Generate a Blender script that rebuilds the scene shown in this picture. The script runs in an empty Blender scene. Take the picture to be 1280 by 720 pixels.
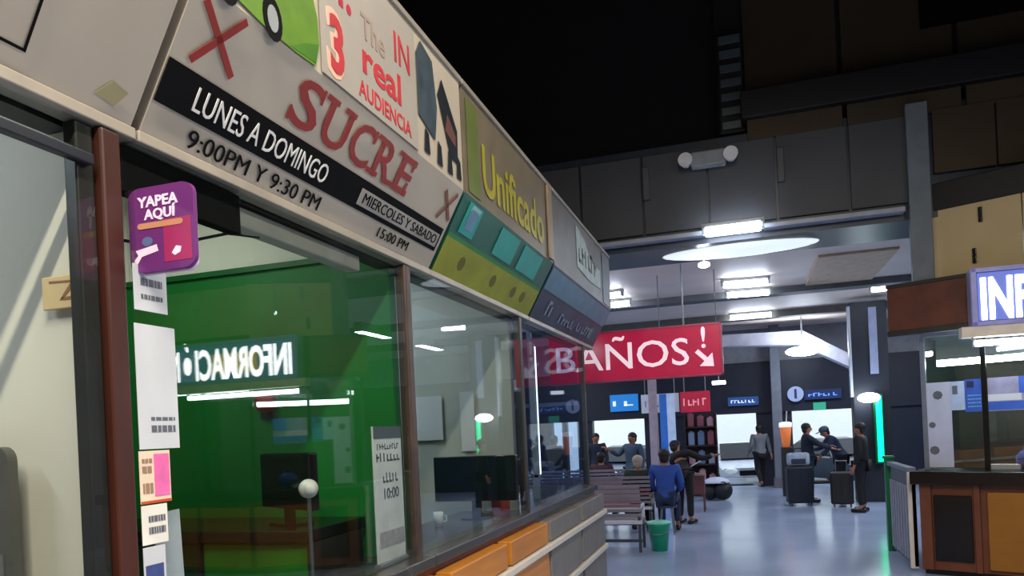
import bpy, bmesh, math, random
from mathutils import Vector, Matrix, Euler
random.seed(7)
SC = bpy.context.scene
COL = SC.collection
PI = math.pi

# ------------------------------------------------------------------ camera
F, PPX, PPY, EYE = 930.0, 640.0, 538.0, 1.8
YAW, ROLL = math.radians(17.4), math.atan(0.047)
cd = bpy.data.cameras.new('camera')
cam = bpy.data.objects.new('camera', cd)
COL.objects.link(cam)
cd.sensor_fit = 'HORIZONTAL'
cd.sensor_width = 36.0
cd.lens = F / 1280 * 36
cd.shift_y = (PPY - 360) / 1280
cd.clip_start = 0.05
cd.clip_end = 400
FW = Vector((-math.sin(YAW), math.cos(YAW), 0))
RT0 = Vector((math.cos(YAW), math.sin(YAW), 0))
UP0 = Vector((0, 0, 1))
cr, sr = math.cos(ROLL), math.sin(ROLL)
# the principal point sits below the middle of the picture, and the roll turns about it
IX = RT0 * cr - UP0 * sr
IY = UP0 * cr + RT0 * sr
R = Matrix((IX, IY, -FW)).transposed()
cam.matrix_world = Matrix.Translation((0, 0, EYE)) @ R.to_4x4()
SC.camera = cam

# ------------------------------------------------------------------ world (overcast daylight outside the terminal)
W = bpy.data.worlds.new('sky')
SC.world = W
W.use_nodes = True
bg = W.node_tree.nodes['Background']
bg.inputs[0].default_value = (0.86, 0.96, 1.0, 1)
bg.inputs[1].default_value = 2.6

# ------------------------------------------------------------------ view
SC.view_settings.view_transform = 'Standard'
SC.view_settings.look = 'None'
SC.view_settings.gamma = 1
SC.view_settings.exposure = 0.0
SC.cycles.use_denoising = True
SC.cycles.max_bounces = 8
SC.cycles.transparent_max_bounces = 16
SC.cycles.sample_clamp_indirect = 6
SC.cycles.caustics_reflective = False
SC.cycles.caustics_refractive = False


# ------------------------------------------------------------------ hall lamps (area lights under modelled fixtures)
def area_lamp(name, loc, sx, sy, power, color, rot=(0, 0, 0)):
    l = bpy.data.lights.new(name, 'AREA')
    l.shape = 'RECTANGLE'
    l.size, l.size_y = sx, sy
    l.energy = power
    l.color = color
    o = bpy.data.objects.new(name, l)
    o.location = loc
    o.rotation_euler = rot
    COL.objects.link(o)
    return o


WARM = (1.0, 0.90, 0.76)
COOL = (0.78, 0.90, 1.0)
for y, e in ((-2.4, 330), (-0.9, 280), (0.6, 90), (2.6, 60), (4.6, 30)):
    area_lamp('hall_lamp_light', (0.35, y, 5.72), 0.14, 1.4, e, WARM)
for y in (0.5, 2.2, 3.9):
    area_lamp('cross_lamp_light', (3.2, y, 4.6), 0.14, 1.3, 42, (1, 0.93, 0.84), (0, math.radians(30), 0))


for x in (-5.5, 4.2):  # unseen lamps added to brighten the far ceiling and floor
    for y in (11.5, 14.5, 17.5):
        area_lamp('side_fill_light', (x, y, 4.0), 0.2, 1.3, 75, (0.86, 0.93, 1.0))


# ------------------------------------------------------------------ materials
def srgb(h):
    h = h.lstrip('#')
    v = [int(h[i:i + 2], 16) / 255 for i in (0, 2, 4)]
    return tuple(c / 12.92 if c <= 0.04045 else ((c + 0.055) / 1.055) ** 2.4 for c in v)


MATS = {}


def mat(name, hexc, rough=0.6, metal=0.0, var=0.12, scale=6.0, bump=0.0, spec=0.5, emit=0.0, stretch=(1, 1, 1)):
    if name in MATS:
        return MATS[name]
    m = bpy.data.materials.new(name)
    m.use_nodes = True
    nt = m.node_tree
    b = nt.nodes['Principled BSDF']
    c = srgb(hexc)
    tc = nt.nodes.new('ShaderNodeTexCoord')
    mp = nt.nodes.new('ShaderNodeMapping')
    mp.inputs['Scale'].default_value = stretch
    nz = nt.nodes.new('ShaderNodeTexNoise')
    nz.inputs['Scale'].default_value = scale
    nz.inputs['Detail'].default_value = 4
    rp = nt.nodes.new('ShaderNodeValToRGB')
    rp.color_ramp.elements[0].position = 0.3
    rp.color_ramp.elements[1].position = 0.7
    rp.color_ramp.elements[0].color = tuple(x * (1 - var) for x in c) + (1,)
    rp.color_ramp.elements[1].color = tuple(min(1, x * (1 + var)) for x in c) + (1,)
    nt.links.new(tc.outputs['Object'], mp.inputs[0])
    nt.links.new(mp.outputs[0], nz.inputs['Vector'])
    nt.links.new(nz.outputs[0], rp.inputs[0])
    nt.links.new(rp.outputs[0], b.inputs['Base Color'])
    b.inputs['Roughness'].default_value = rough
    b.inputs['Metallic'].default_value = metal
    b.inputs['Specular IOR Level'].default_value = spec
    if bump:
        bp = nt.nodes.new('ShaderNodeBump')
        bp.inputs['Strength'].default_value = bump
        nt.links.new(nz.outputs[0], bp.inputs['Height'])
        nt.links.new(bp.outputs[0], b.inputs['Normal'])
    if emit:
        nt.links.new(rp.outputs[0], b.inputs['Emission Color'])
        b.inputs['Emission Strength'].default_value = emit
    MATS[name] = m
    return m


def glow(name, hexc, strength):
    if name in MATS:
        return MATS[name]
    m = bpy.data.materials.new(name)
    m.use_nodes = True
    nt = m.node_tree
    b = nt.nodes['Principled BSDF']
    c = srgb(hexc) + (1,)
    b.inputs['Base Color'].default_value = c
    b.inputs['Emission Color'].default_value = c
    b.inputs['Emission Strength'].default_value = strength
    MATS[name] = m
    return m


def glass(name, tint, ior=1.6, boost=1.0):
    m = bpy.data.materials.new(name)
    m.use_nodes = True
    nt = m.node_tree
    nt.nodes.remove(nt.nodes['Principled BSDF'])
    out = nt.nodes['Material Output']
    fr = nt.nodes.new('ShaderNodeFresnel')
    # the pane does not bend the ray, so both faces take the same outside index
    ge = nt.nodes.new('ShaderNodeNewGeometry')
    mr = nt.nodes.new('ShaderNodeMapRange')
    mr.inputs[3].default_value = ior
    mr.inputs[4].default_value = 1 / ior
    nt.links.new(ge.outputs['Backfacing'], mr.inputs[0])
    nt.links.new(mr.outputs[0], fr.inputs[0])
    mu = nt.nodes.new('ShaderNodeMath')
    mu.operation = 'MULTIPLY'
    mu.inputs[1].default_value = boost
    mu.use_clamp = True
    tr = nt.nodes.new('ShaderNodeBsdfTransparent')
    tr.inputs[0].default_value = tint + (1,)
    gl = nt.nodes.new('ShaderNodeBsdfGlossy')
    gl.inputs['Roughness'].default_value = 0.0
    mx = nt.nodes.new('ShaderNodeMixShader')
    nt.links.new(fr.outputs[0], mu.inputs[0])
    nt.links.new(mu.outputs[0], mx.inputs[0])
    nt.links.new(tr.outputs[0], mx.inputs[1])
    nt.links.new(gl.outputs[0], mx.inputs[2])
    nt.links.new(mx.outputs[0], out.inputs[0])
    MATS[name] = m
    return m


GLASS = glass('window_glass', (0.92, 0.95, 0.93), 1.62, 1.0)
CLEAR = glass('clear_glass', (0.78, 0.84, 0.92), 1.4, 0.45)
BEIGE = mat('sign_beige', '#b3a896', 0.5, var=0.05, scale=3)
WHITEP = mat('white_print', '#e4e0d6', 0.5, var=0.03)
BLACKP = mat('black_print', '#08090b', 0.85, var=0.2, spec=0.15)
REDP = mat('red_print', '#8c241c', 0.5, var=0.08)
TUBE = glow('lamp_tube', '#e6f0ff', 30)
SOFFIT_GLOW = glow('painted_lamp_glow', '#eaf6f8', 0.8)  # emission painting the tube light's glow on the soffit
CASING = mat('lamp_casing', '#8d9294', 0.4)
BROWNPOST = mat('brown_post', '#3c1c13', 0.4, var=0.3, scale=5, stretch=(1, 1, 0.3))
DARKPOST = mat('dark_post', '#262422', 0.45, var=0.25)
STEEL = mat('steel', '#8b8f96', 0.3, metal=0.9, var=0.06)
BLACKG = mat('black_gloss', '#08090b', 0.25, var=0.2)
PAPER = mat('paper', '#c3c6ca', 0.7, var=0.03)


# ------------------------------------------------------------------ mesh helpers
def at(px, py, X=None, Y=None, Z=None):
    """the point of the plane X=, Y= or Z= met by the line of sight through a pixel of the photograph"""
    d = FW + IX * ((px - PPX) / F) + IY * (-(py - PPY) / F)
    o = Vector((0, 0, EYE))
    t = X / d.x if X is not None else (Y / d.y if Y is not None else (Z - EYE) / d.z)
    return o + d * t


class MB:
    def __init__(s):
        s.bm = bmesh.new()

    def box(s, a, b, bevel=0.0, M=None):
        lo = [min(a[i], b[i]) for i in range(3)]
        hi = [max(a[i], b[i]) for i in range(3)]
        mt = Matrix.Translation([(lo[i] + hi[i]) / 2 for i in range(3)]) @ Matrix.Diagonal([max(1e-4, hi[i] - lo[i]) for i in range(3)] + [1])
        if M is not None:
            mt = M @ mt
        r = bmesh.ops.create_cube(s.bm, size=1, matrix=mt)
        if bevel:
            es = list({e for v in r['verts'] for e in v.link_edges})
            bmesh.ops.bevel(s.bm, geom=es, offset=bevel, segments=2, affect='EDGES', profile=0.5)
        return s

    def cyl(s, p, q, r, r2=None, n=14):
        p, q = Vector(p), Vector(q)
        d = q - p
        mt = Matrix.Translation((p + q) / 2) @ d.to_track_quat('Z', 'Y').to_matrix().to_4x4()
        bmesh.ops.create_cone(s.bm, cap_ends=True, segments=n, radius1=r, radius2=r if r2 is None else r2, depth=d.length, matrix=mt)
        return s

    def ball(s, c, r, sc=(1, 1, 1), n=14, M=None):
        mt = Matrix.Translation(c) @ Matrix.Diagonal((sc[0], sc[1], sc[2], 1))
        if M is not None:
            mt = M @ mt
        bmesh.ops.create_uvsphere(s.bm, u_segments=n, v_segments=max(6, n * 2 // 3), radius=r, matrix=mt)
        return s

    def prism(s, pts, off):
        """polygon of 3-D points pushed along off"""
        off = Vector(off)
        a = [s.bm.verts.new(Vector(p)) for p in pts]
        b = [s.bm.verts.new(Vector(p) + off) for p in pts]
        s.bm.faces.new(a)
        s.bm.faces.new(b[::-1])
        n = len(pts)
        for i in range(n):
            s.bm.faces.new((a[i], b[i], b[(i + 1) % n], a[(i + 1) % n]))
        return s

    def lathe(s, prof, c=(0, 0, 0), n=20):
        rings = []
        for r, z in prof:
            rings.append([s.bm.verts.new((c[0] + r * math.cos(2 * PI * k / n), c[1] + r * math.sin(2 * PI * k / n), c[2] + z)) for k in range(n)])
        for a, b in zip(rings, rings[1:]):
            for k in range(n):
                s.bm.faces.new((a[k], a[(k + 1) % n], b[(k + 1) % n], b[k]))
        s.bm.faces.new(rings[0][::-1])
        s.bm.faces.new(rings[-1])
        return s

    def tube(s, pts, r, n=8):
        for a, b in zip(pts, pts[1:]):
            s.cyl(a, b, r, n=n)
        for p in pts[1:-1]:
            s.ball(p, r, n=8)
        return s

    def build(s, name, m, parent=None, smooth=False):
        bmesh.ops.recalc_face_normals(s.bm, faces=s.bm.faces)
        me = bpy.data.meshes.new(name)
        s.bm.to_mesh(me)
        s.bm.free()
        return link(name, me, m, parent, smooth)


def link(name, me, m, parent=None, smooth=False):
    if m is not None and not me.materials:
        me.materials.append(m)
    if smooth:
        for p in me.polygons:
            p.use_smooth = True
    o = bpy.data.objects.new(name, me)
    COL.objects.link(o)
    if parent is not None:
        o.parent = parent
    return o


def tag(o, label, cat, group=None, kind=None):
    o['label'] = label
    o['category'] = cat
    if group:
        o['group'] = group
    if kind:
        o['kind'] = kind
    return o


def empty(name, loc, label, cat, rz=0.0, group=None):
    o = bpy.data.objects.new(name, None)
    COL.objects.link(o)
    o.location = loc
    o.rotation_euler = (0, 0, rz)
    return tag(o, label, cat, group)


def struct(name, mb, m):
    o = mb.build(name, m)
    o['kind'] = 'structure'
    return o


def copy_tree(o, parent=None):
    c = o.copy()
    COL.objects.link(c)
    if parent is not None:
        c.parent = parent
    for ch in list(o.children):
        copy_tree(ch, c)
    return c


def lettering(body, name, m, parent, M, size=1.0, bold=0.0, wid=1.0, align='LEFT', depth=0.002, flip=False, width=None, label=None):
    """flat print: text in the local XY plane of M, turned into a thin mesh"""
    cu = bpy.data.curves.new(name, 'FONT')
    cu.body = body
    cu.size = size
    cu.offset = bold * size
    cu.extrude = depth / 2
    cu.align_x = align
    cu.resolution_u = 3
    tmp = bpy.data.objects.new('lettering_source', cu)
    COL.objects.link(tmp)
    bpy.context.view_layer.update()
    me = bpy.data.meshes.new_from_object(tmp.evaluated_get(bpy.context.evaluated_depsgraph_get()))
    bpy.data.objects.remove(tmp)
    bpy.data.curves.remove(cu)
    if width:
        xs = [v.co.x for v in me.vertices]
        wid = width / (max(xs) - min(xs))
    me.transform(Matrix.Diagonal((wid, 1, 1, 1)))
    me.transform(M)
    me.materials.clear()
    o = link(name, me, m, parent)
    if label:
        o['label'] = label
    return o


def frame_matrix(o, u, v):
    u, v = Vector(u).normalized(), Vector(v).normalized()
    w = u.cross(v)
    m = Matrix((u, v, w)).transposed().to_4x4()
    m.translation = Vector(o)
    return m


# ================================================================== THE HALL SHELL
GX = -1.69                                   # plane of the ticket windows
FLOORM = bpy.data.materials.new('polished_terrazzo')
FLOORM.use_nodes = True
nt = FLOORM.node_tree
b = nt.nodes['Principled BSDF']
tc = nt.nodes.new('ShaderNodeTexCoord')
n1 = nt.nodes.new('ShaderNodeTexNoise')
n1.inputs['Scale'].default_value = 0.8
n1.inputs['Detail'].default_value = 6
n2 = nt.nodes.new('ShaderNodeTexVoronoi')
n2.inputs['Scale'].default_value = 90
mix = nt.nodes.new('ShaderNodeMix')
mix.data_type = 'RGBA'
mix.inputs[6].default_value = (0.25, 0.33, 0.52, 1)
mix.inputs[7].default_value = (0.40, 0.48, 0.68, 1)
nt.links.new(tc.outputs['Object'], n1.inputs['Vector'])
nt.links.new(tc.outputs['Object'], n2.inputs['Vector'])
ad = nt.nodes.new('ShaderNodeMath')
ad.operation = 'MULTIPLY_ADD'
ad.inputs[1].default_value = 0.25
nt.links.new(n2.outputs['Distance'], ad.inputs[0])
nt.links.new(n1.outputs[0], ad.inputs[2])
nt.links.new(ad.outputs[0], mix.inputs[0])
nt.links.new(mix.outputs[2], b.inputs['Base Color'])
rr = nt.nodes.new('ShaderNodeMapRange')
rr.inputs[3].default_value = 0.10
rr.inputs[4].default_value = 0.26
nt.links.new(n1.outputs[0], rr.inputs[0])
nt.links.new(rr.outputs[0], b.inputs['Roughness'])
b.inputs['Specular IOR Level'].default_value = 0.7

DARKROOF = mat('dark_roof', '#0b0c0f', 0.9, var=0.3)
GREYWALL = mat('grey_wall', '#6d7076', 0.7, var=0.1)
NAVY = mat('navy_fascia', '#0e1830', 0.5, var=0.25)
CEIL = mat('ceiling_paint', '#dfcfc4', 0.55, var=0.06, scale=1.2)

struct('floor', MB().box((-8, -4, -0.1), (8, 21.2, 0)), FLOORM)
struct('ceiling', MB().box((-8, 10.3, 4.2), (8, 21.2, 4.32)), CEIL)
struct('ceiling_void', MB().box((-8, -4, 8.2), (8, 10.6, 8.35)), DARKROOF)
struct('wall_left', MB().box((-8.1, -4, 0), (-8, 21.2, 8.2)), GREYWALL)
struct('wall_right', MB().box((8, -4, 0), (8.1, 21.2, 8.2)), GREYWALL)
struct('wall_rear', MB().box((-8, -4.1, 0), (8, -4, 8.2)), mat('dark_wall', '#33363c', 0.8))

# far wall with openings to the parking bay
ops = [(-5.37, -5.06), (-4.94, -4.61), (-4.17, -2.69), (-0.96, 0.29), (1.19, 2.75)]
fw_ = MB()
x0 = -8
for a, b_ in ops:
    fw_.box((x0, 21.0, 0), (a, 21.3, 1.96))
    x0 = b_
fw_.box((x0, 21.0, 0), (8, 21.3, 1.96))
fw_.box((-8, 20.9, 1.96), (8, 21.3, 3.32))
struct('wall_far', fw_, NAVY)
struct('trim_1', MB().box((-8, 20.95, 3.32), (8, 21.3, 4.2)), mat('pale_upper_band', '#8d8f96', 0.6))

# mezzanine front: panel by panel, with the dark joints left open against a dark backing
BULK = mat('mezzanine_panel', '#46484d', 0.6, var=0.1, scale=1.5)
bk = struct('wall_mezzanine', MB().box((-8, 9.34, 3.95), (8, 10.3, 5.2)), mat('mezzanine_soffit', '#2a3340', 0.35, var=0.2))
pan = None
xs = -4.2
k = 0
while xs < 1.75:
    w_ = 0.78
    o = MB().box((0.015, 0, 4.14), (w_ - 0.015, 0.04, 5.10), 0.004).build('panel', BULK, bk) if pan is None else pan.copy()
    if pan is None:
        pan = o
    else:
        COL.objects.link(o)
    o.location = (xs, 9.3, 0)
    xs += w_
for k in range(4):
    MB().box((2.12 + k * 0.62, 9.28, 4.42), (2.72 + k * 0.62, 9.33, 5.12), 0.004).build('brown_panel', mat('brown_cladding', '#3e311f', 0.7, var=0.15, scale=1.5), bk)
MB().box((-4.2, 9.18, 4.02), (1.8, 9.34, 4.075), 0.008).build('ledge', mat('ledge_grey', '#9aa0ad', 0.4), bk)
for x in (-1.03, 0.53):
    MB().box((x - 0.04, 9.24, 4.55), (x + 0.04, 9.3, 4.95), 0.01).build('bracket', mat('bracket_grey', '#4b4c50', 0.5), bk)

# brown upper storey on the right, its deep dark beam and the pale grille at its end
BROWN = mat('brown_cladding', '#3e311f', 0.7, var=0.15, scale=1.5)
ub = struct('wall_upper', MB().box((-0.15, 9.62, 5.2), (8, 9.9, 8.2)), mat('brown_backing', '#1a150f', 0.8))
for i, (a, b_) in enumerate(((0.18, 1.22), (1.27, 2.42), (2.47, 3.6), (3.65, 4.8), (4.85, 6.0))):
    MB().box((a, 9.55, 5.66), (b_, 9.62, 8.1), 0.006).build('panel', BROWN, ub)
    MB().box((max(a, -0.1), 9.3, 5.1), (b_, 9.36, 5.34), 0.006).build('panel', BROWN, ub)
struct('trim_2', MB().box((0.12, 9.2, 5.34), (6, 9.62, 5.66), 0.01), mat('dark_beam', '#131316', 0.6))
MB().box((2.1, 9.5, 6.15), (5.0, 9.56, 6.9)).build('vent_opening', BLACKP, ub)
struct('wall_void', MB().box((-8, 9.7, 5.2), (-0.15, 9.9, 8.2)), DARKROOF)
gr = empty('grille_panel', (-0.1, 9.5, 5.3), 'pale slatted grille at the end of the brown upper wall', 'grille')
MB().box((-0.02, 0.02, 0), (0.26, 0.1, 1.2)).build('backing', mat('grille_backing', '#26282a', 0.6), gr)
for k in range(7):
    MB().box((0.0, -0.02, 0.04 + k * 0.165), (0.24, 0.03, 0.13 + k * 0.165), 0.004, Matrix.Rotation(0.12, 4, 'X')).build('slat', mat('grille_slat', '#454c50', 0.4), gr)

# ceiling steps, vault edge, beige ceiling panel
struct('trim_3', MB().box((-8, 14.5, 4.08), (8, 14.85, 4.2)), mat('ceiling_step', '#5b5c60', 0.6))
struct('trim_4', MB().box((-8, 17.6, 4.05), (8, 17.9, 4.2)), mat('ceiling_step_far', '#6d6a64', 0.6))
pts = [at(*p, Y=19.4) for p in ((880, 420), (1003, 413), (1070, 446), (1070, 462), (1000, 430), (880, 434))]
struct('trim_5', MB().prism(pts, (0, 0.5, 0)), mat('vault_edge', '#c8cad8', 0.5))
struct('trim_6', MB().box((1.15, 12.0, 4.16), (2.25, 14.45, 4.2), 0.01), mat('beige_soffit', '#c4a88c', 0.6))

# ------------------------------------------------------------------ ceiling lights
def tube_light(a, b_, z, label, tubes=1, cat='ceiling light', group=None, r=0.035, drop=0.095):
    """batten light between two plan points"""
    a, b_ = Vector((a[0], a[1], 0)), Vector((b_[0], b_[1], 0))
    d = b_ - a
    o = empty('ceiling_light', (a.x, a.y, z), label, cat, math.atan2(d.y, d.x), group)
    L = d.length
    MB().box((-0.03, -0.04, -0.05), (L + 0.03, 0.04, 0), 0.008).build('casing', CASING, o)
    for t in range(tubes):
        y = (t - (tubes - 1) / 2) * 0.1
        MB().cyl((0.02, y, -drop), (L - 0.02, y, -drop), r).build('tube', TUBE, o)
    for x in (0.0, L):
        MB().box((x - 0.02, -0.04, -drop - 0.03), (x + 0.02, 0.04, -0.03), 0.004).build('lamp_holder', CASING, o)
    return o


p, q = at(880, 291, Y=9.0), at(953, 285, Y=9.0)
tube_light((p.x, 9.0), (q.x, 9.0), p.z + 0.1, 'white tube light fixed to the ledge of the mezzanine front', 1, r=0.06)
MB().box((p.x, 9.0, p.z + 0.1), (q.x, 9.12, p.z + 0.14)).build('arm', CASING, bpy.data.objects['ceiling_light'])
bpy.data.objects['arm'].matrix_parent_inverse = bpy.data.objects['ceiling_light'].matrix_world.inverted()
ov = empty('oval_soffit_glow', (0.02, 9.85, 3.95), 'wide oval glow of the tube light on the dark mezzanine soffit, made as a glowing disc', 'ceiling light')  # glowing shape standing in for the tube light's glow on the soffit
MB().ball((0, 0, 0.0), 1.0, (0.95, 0.36, 0.06), n=28).build('soffit_glow', SOFFIT_GLOW, ov, True)
MB().lathe([(0.3, 0), (0.3, 0.05)], (0, 0, -0.02)).build('casing', CASING, ov)  # disc behind the painted glow, no lamp here
for (x1, y1, x2, y2, lab) in ((903, 356, 960, 354, 'upper tube light of the stacked pair over the middle of the hall'),
                              (908, 369, 962, 367, 'lower tube light of the stacked pair over the middle of the hall'),
                              (912, 397, 965, 393, 'short tube light beyond the stacked pair, above the red hanging sign corner'),
                              (1088, 362, 1132, 355, 'tube light glaring just above the brown kiosk fascia'),
                              (752, 382, 788, 379, 'tube light peeping past the end of the ticket booth signs'),
                              (758, 370, 776, 366, 'smallest tube light beside the end of the ticket booth signs')):
    p, q = at(x1, y1, Z=4.1), at(x2, y2, Z=4.1)
    q = Vector((q.x, p.y + (q.y - p.y) * 0.3, 0))
    tube_light((p.x, p.y), (q.x, q.y), 4.19, lab, 1, r=0.05)
p = at(1003, 439, Y=19.0)
gl = empty('globe_light', (p.x, p.y, 4.2), 'bright round pendant light before the pale vault edge', 'ceiling light')
MB().cyl((0, 0, p.z - 4.2), (0, 0, 0), 0.02).build('rod', CASING, gl)
MB().ball((0, 0, p.z - 4.2), 0.19, (2.0, 1.6, 0.6), n=20).build('globe', TUBE, gl, True)
p, q = at(852, 200, Y=9.1), at(918, 196, Y=9.1)
em = empty('emergency_light', ((p.x + q.x) / 2, 9.3, p.z), 'dim oblong emergency light with two end lamps on the mezzanine top edge', 'light')
MB().box((-0.2, -0.16, -0.09), (0.2, -0.02, 0.09), 0.02).build('housing', mat('emergency_grey', '#8d9296', 0.5), em)
for s in (-1, 1):
    MB().cyl((s * 0.26, -0.2, 0), (s * 0.26, -0.06, 0), 0.085, 0.06).build('lamp_head', mat('emergency_white', '#e6e6ea', 0.4), em)
MB().box((-0.03, -0.03, -0.03), (0.03, 0.0, 0.03)).build('wall_bracket', CASING, em)
p = at(880, 331, Y=9.9)
sm = empty('small_spot_light', (p.x, 9.9, 3.95), 'small white spot light under the oval glow on the soffit', 'ceiling light')
MB().cyl((0, 0, p.z - 3.95), (0, 0, 0), 0.01).build('rod', CASING, sm)
MB().ball((0, 0, p.z - 3.95), 0.05, (1.5, 1, 0.8)).build('bulb', TUBE, sm, True)

# fixtures of the lamps above and behind the viewer
for y in (-2.4, -0.9, 0.6, 2.6, 4.6):
    o = empty('hall_lamp', (0.35, y, 5.75), 'long warm batten lamp hung over the aisle, ' + {-2.4: 'farthest back behind the viewer', -0.9: 'just behind the viewer', 0.6: 'over the nearest booth', 2.6: 'over the green booth', 4.6: 'over the monitor booth'}[y], 'lamp', 0, 'aisle lamps over the ticket booths')
    MB().box((-0.09, -0.75, 0), (0.09, 0.75, 0.08), 0.01).build('casing', CASING, o)
    MB().cyl((0, -0.5, 0.08), (0, -0.5, 2.45), 0.012).build('rod', CASING, o)
    MB().cyl((0, 0.5, 0.08), (0, 0.5, 2.45), 0.012).build('rod', CASING, o)
for x in (-5.5, 4.2):  # casings for the added fill lamps
    for y in (11.5, 14.5, 17.5):
        o = empty('side_fill_lamp', (x, y, 4.2), 'unseen added fill lamp on the hall ceiling, %s of three %s' % ({11.5: 'nearest', 14.5: 'middle', 17.5: 'farthest'}[y], 'past the benches' if x < 0 else 'behind the kiosk'), 'lamp', 0, 'added fill lamps at the hall sides')
        MB().box((-0.1, -0.7, -0.16), (0.1, 0.7, 0), 0.01).build('casing', CASING, o)
for y in (0.5, 2.2, 3.9):
    o = empty('cross_lamp', (3.22, y, 4.65), 'batten lamp on the kiosk side of the aisle, facing ' + {0.5: 'the nearest booth', 2.2: 'the green booth', 3.9: 'the monitor booth'}[y], 'lamp', 0, 'aisle lamps on the kiosk side')
    MB().box((-0.09, -0.7, 0), (0.09, 0.7, 0.08), 0.01).build('casing', CASING, o)
    MB().cyl((0, 0, 0.08), (0, 0, 3.55), 0.012).build('rod', CASING, o)

# ================================================================== TICKET BOOTHS
PY = [-0.6, 1.685, 3.63, 5.72, 8.15]          # post positions along the row
CT = 1.16                                    # counter height
GREEN = mat('green_paint', '#077228', 0.55, var=0.12, scale=2)
PBEIGE = mat('partition_beige', '#eae0d2', 0.6, var=0.05, scale=2)
PGREY = mat('partition_grey', '#a9aca6', 0.6, var=0.07, scale=2)
WOODO = mat('orange_wood', '#c07a26', 0.4, var=0.2, scale=4, stretch=(1, 0.3, 3))
WOODR = mat('red_wood', '#6e3320', 0.4, var=0.2, scale=5)
PANELG = mat('grey_laminate', '#77726e', 0.5, var=0.1)
STRIPW = mat('pale_strip', '#dcd3c6', 0.4, var=0.05)
CTM = mat('dark_counter', '#3a3733', 0.25, var=0.25, scale=8)

booth_info = [
    (0, 'nearest ticket booth, beige partition with a small note behind its window', PBEIGE),
    (1, 'ticket booth with the green partition and many papers stuck on its window', GREEN),
    (2, 'ticket booth with the computer monitor and grey partition, orange wood base', PGREY),
    (3, 'farthest ticket booth, see-through glass sides and grey striped base', None)]
for i, lab, pm in booth_info:
    ya, yb = PY[i], PY[i + 1]
    o = empty('ticket_booth', (0, ya, 0), lab, 'ticket booth')
    L = yb - ya
    # window
    MB().box((GX - 0.006, 0.06, CT), (GX + 0.006, L - 0.06, 2.70)).build('glass_pane', GLASS if i < 3 else CLEAR, o)
    UMBER = mat('umber_post', '#3f2f26', 0.45, var=0.3)
    pmats = [BROWNPOST, UMBER, DARKPOST, DARKPOST]
    MB().box((GX - 0.05, L - 0.034, 0.0), (GX + 0.012, L + 0.034, 2.705), 0.008).build('post', pmats[i] if i else BROWNPOST, o)
    if i == 0:
        MB().box((GX - 0.06, L - 0.095, 0.0), (GX - 0.015, L - 0.036, 2.705), 0.006).build('inner_post', DARKPOST, o)
        MB().box((GX - 0.02, 0.06, 2.585), (GX + 0.012, L - 0.06, 2.615), 0.004).build('transom', mat('blue_black_rail', '#161b24', 0.4), o)
    # counter and base
    MB().box((GX - 0.55, 0, CT - 0.06), (GX + 0.10, L, CT), 0.006).build('counter_top', CTM, o)
    fm = PANELG if i == 3 else WOODO
    MB().box((GX - 0.45, 0, 0.08), (GX + 0.06, L, CT - 0.06)).build('base_carcass', PANELG if i == 3 else WOODR, o)
    n = 2
    for k in range(n):
        a, b_ = 0.04 + k * L / n, (k + 1) * L / n - 0.04
        MB().box((GX + 0.06, a, 0.90), (GX + 0.17, b_, 1.06), 0.008).build('front_panel', fm, o)
        MB().box((GX + 0.06, a, 0.52), (GX + 0.17, b_, 0.83), 0.008).build('front_panel', fm, o)
        MB().box((GX + 0.06, a, 0.12), (GX + 0.17, b_, 0.45), 0.008).build('front_panel', fm, o)
    for z in (0.865, 0.485):
        MB().box((GX + 0.06, 0.0, z - 0.025), (GX + 0.195, L, z + 0.025), 0.008).build('trim_strip', STRIPW, o)
    MB().box((GX - 0.45, 0, 0), (GX + 0.03, L, 0.08)).build('plinth', BLACKG, o)
    if i == 1:
        MB().box((GX - 0.075, 0.06, 2.56), (GX - 0.03, 0.62, 2.70), 0.004).build('shade_sheet', BLACKP, o)  # black sheet in place of the shade in the window's upper void
    # side partition at the far end
    if i == 1:
        MB().box((-4.6, L - 0.05, 0), (GX - 0.08, L + 0.03, 2.78)).build('partition', GREEN, o)
        MB().box((-4.6, L - 0.05, 2.78), (GX - 0.08, L + 0.03, 3.3)).build('partition_upper', PBEIGE, o)
        MB().box((-4.6, L - 0.07, 2.76), (GX - 0.08, L - 0.05, 2.79)).build('rail', mat('rail_green', '#0a5c24', 0.5), o)
    elif pm is not None:
        MB().box((-4.6, L - 0.05, 0), (GX - 0.08, L + 0.03, 3.3)).build('partition', pm, o)
    else:
        MB().box((-3.4, L - 0.006, 1.16), (GX - 0.08, L + 0.006, 3.0)).build('side_glass', CLEAR, o)
        MB().box((-3.4, L - 0.04, 0), (GX - 0.08, L + 0.03, 1.16)).build('side_base', PANELG, o)
        for x in (-2.3, -3.0):
            MB().box((x - 0.025, L - 0.03, 1.16), (x + 0.025, L + 0.03, 3.0)).build('mullion', mat('blue_grey_metal', '#5c6780', 0.4), o)
        MB().box((-3.4, L - 0.03, 2.05), (GX - 0.08, L + 0.03, 2.09)).build('side_rail', mat('blue_grey_metal', '#5c6780', 0.4), o)
    if i < 3:
        MB().box((-4.7, 0, 0), (-4.6, L, 3.3)).build('back_panel', PBEIGE if i != 1 else GREEN, o)
    MB().box((-4.7 if i < 3 else -3.4, 0, 3.3), (GX - 0.0, L, 3.36)).build('booth_ceiling', PBEIGE if i < 3 else NAVY, o)
    MB().box((GX - 0.16, 0, 2.70), (GX - 0.08, L, 3.3)).build('header_beam', DARKPOST, o)

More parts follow.
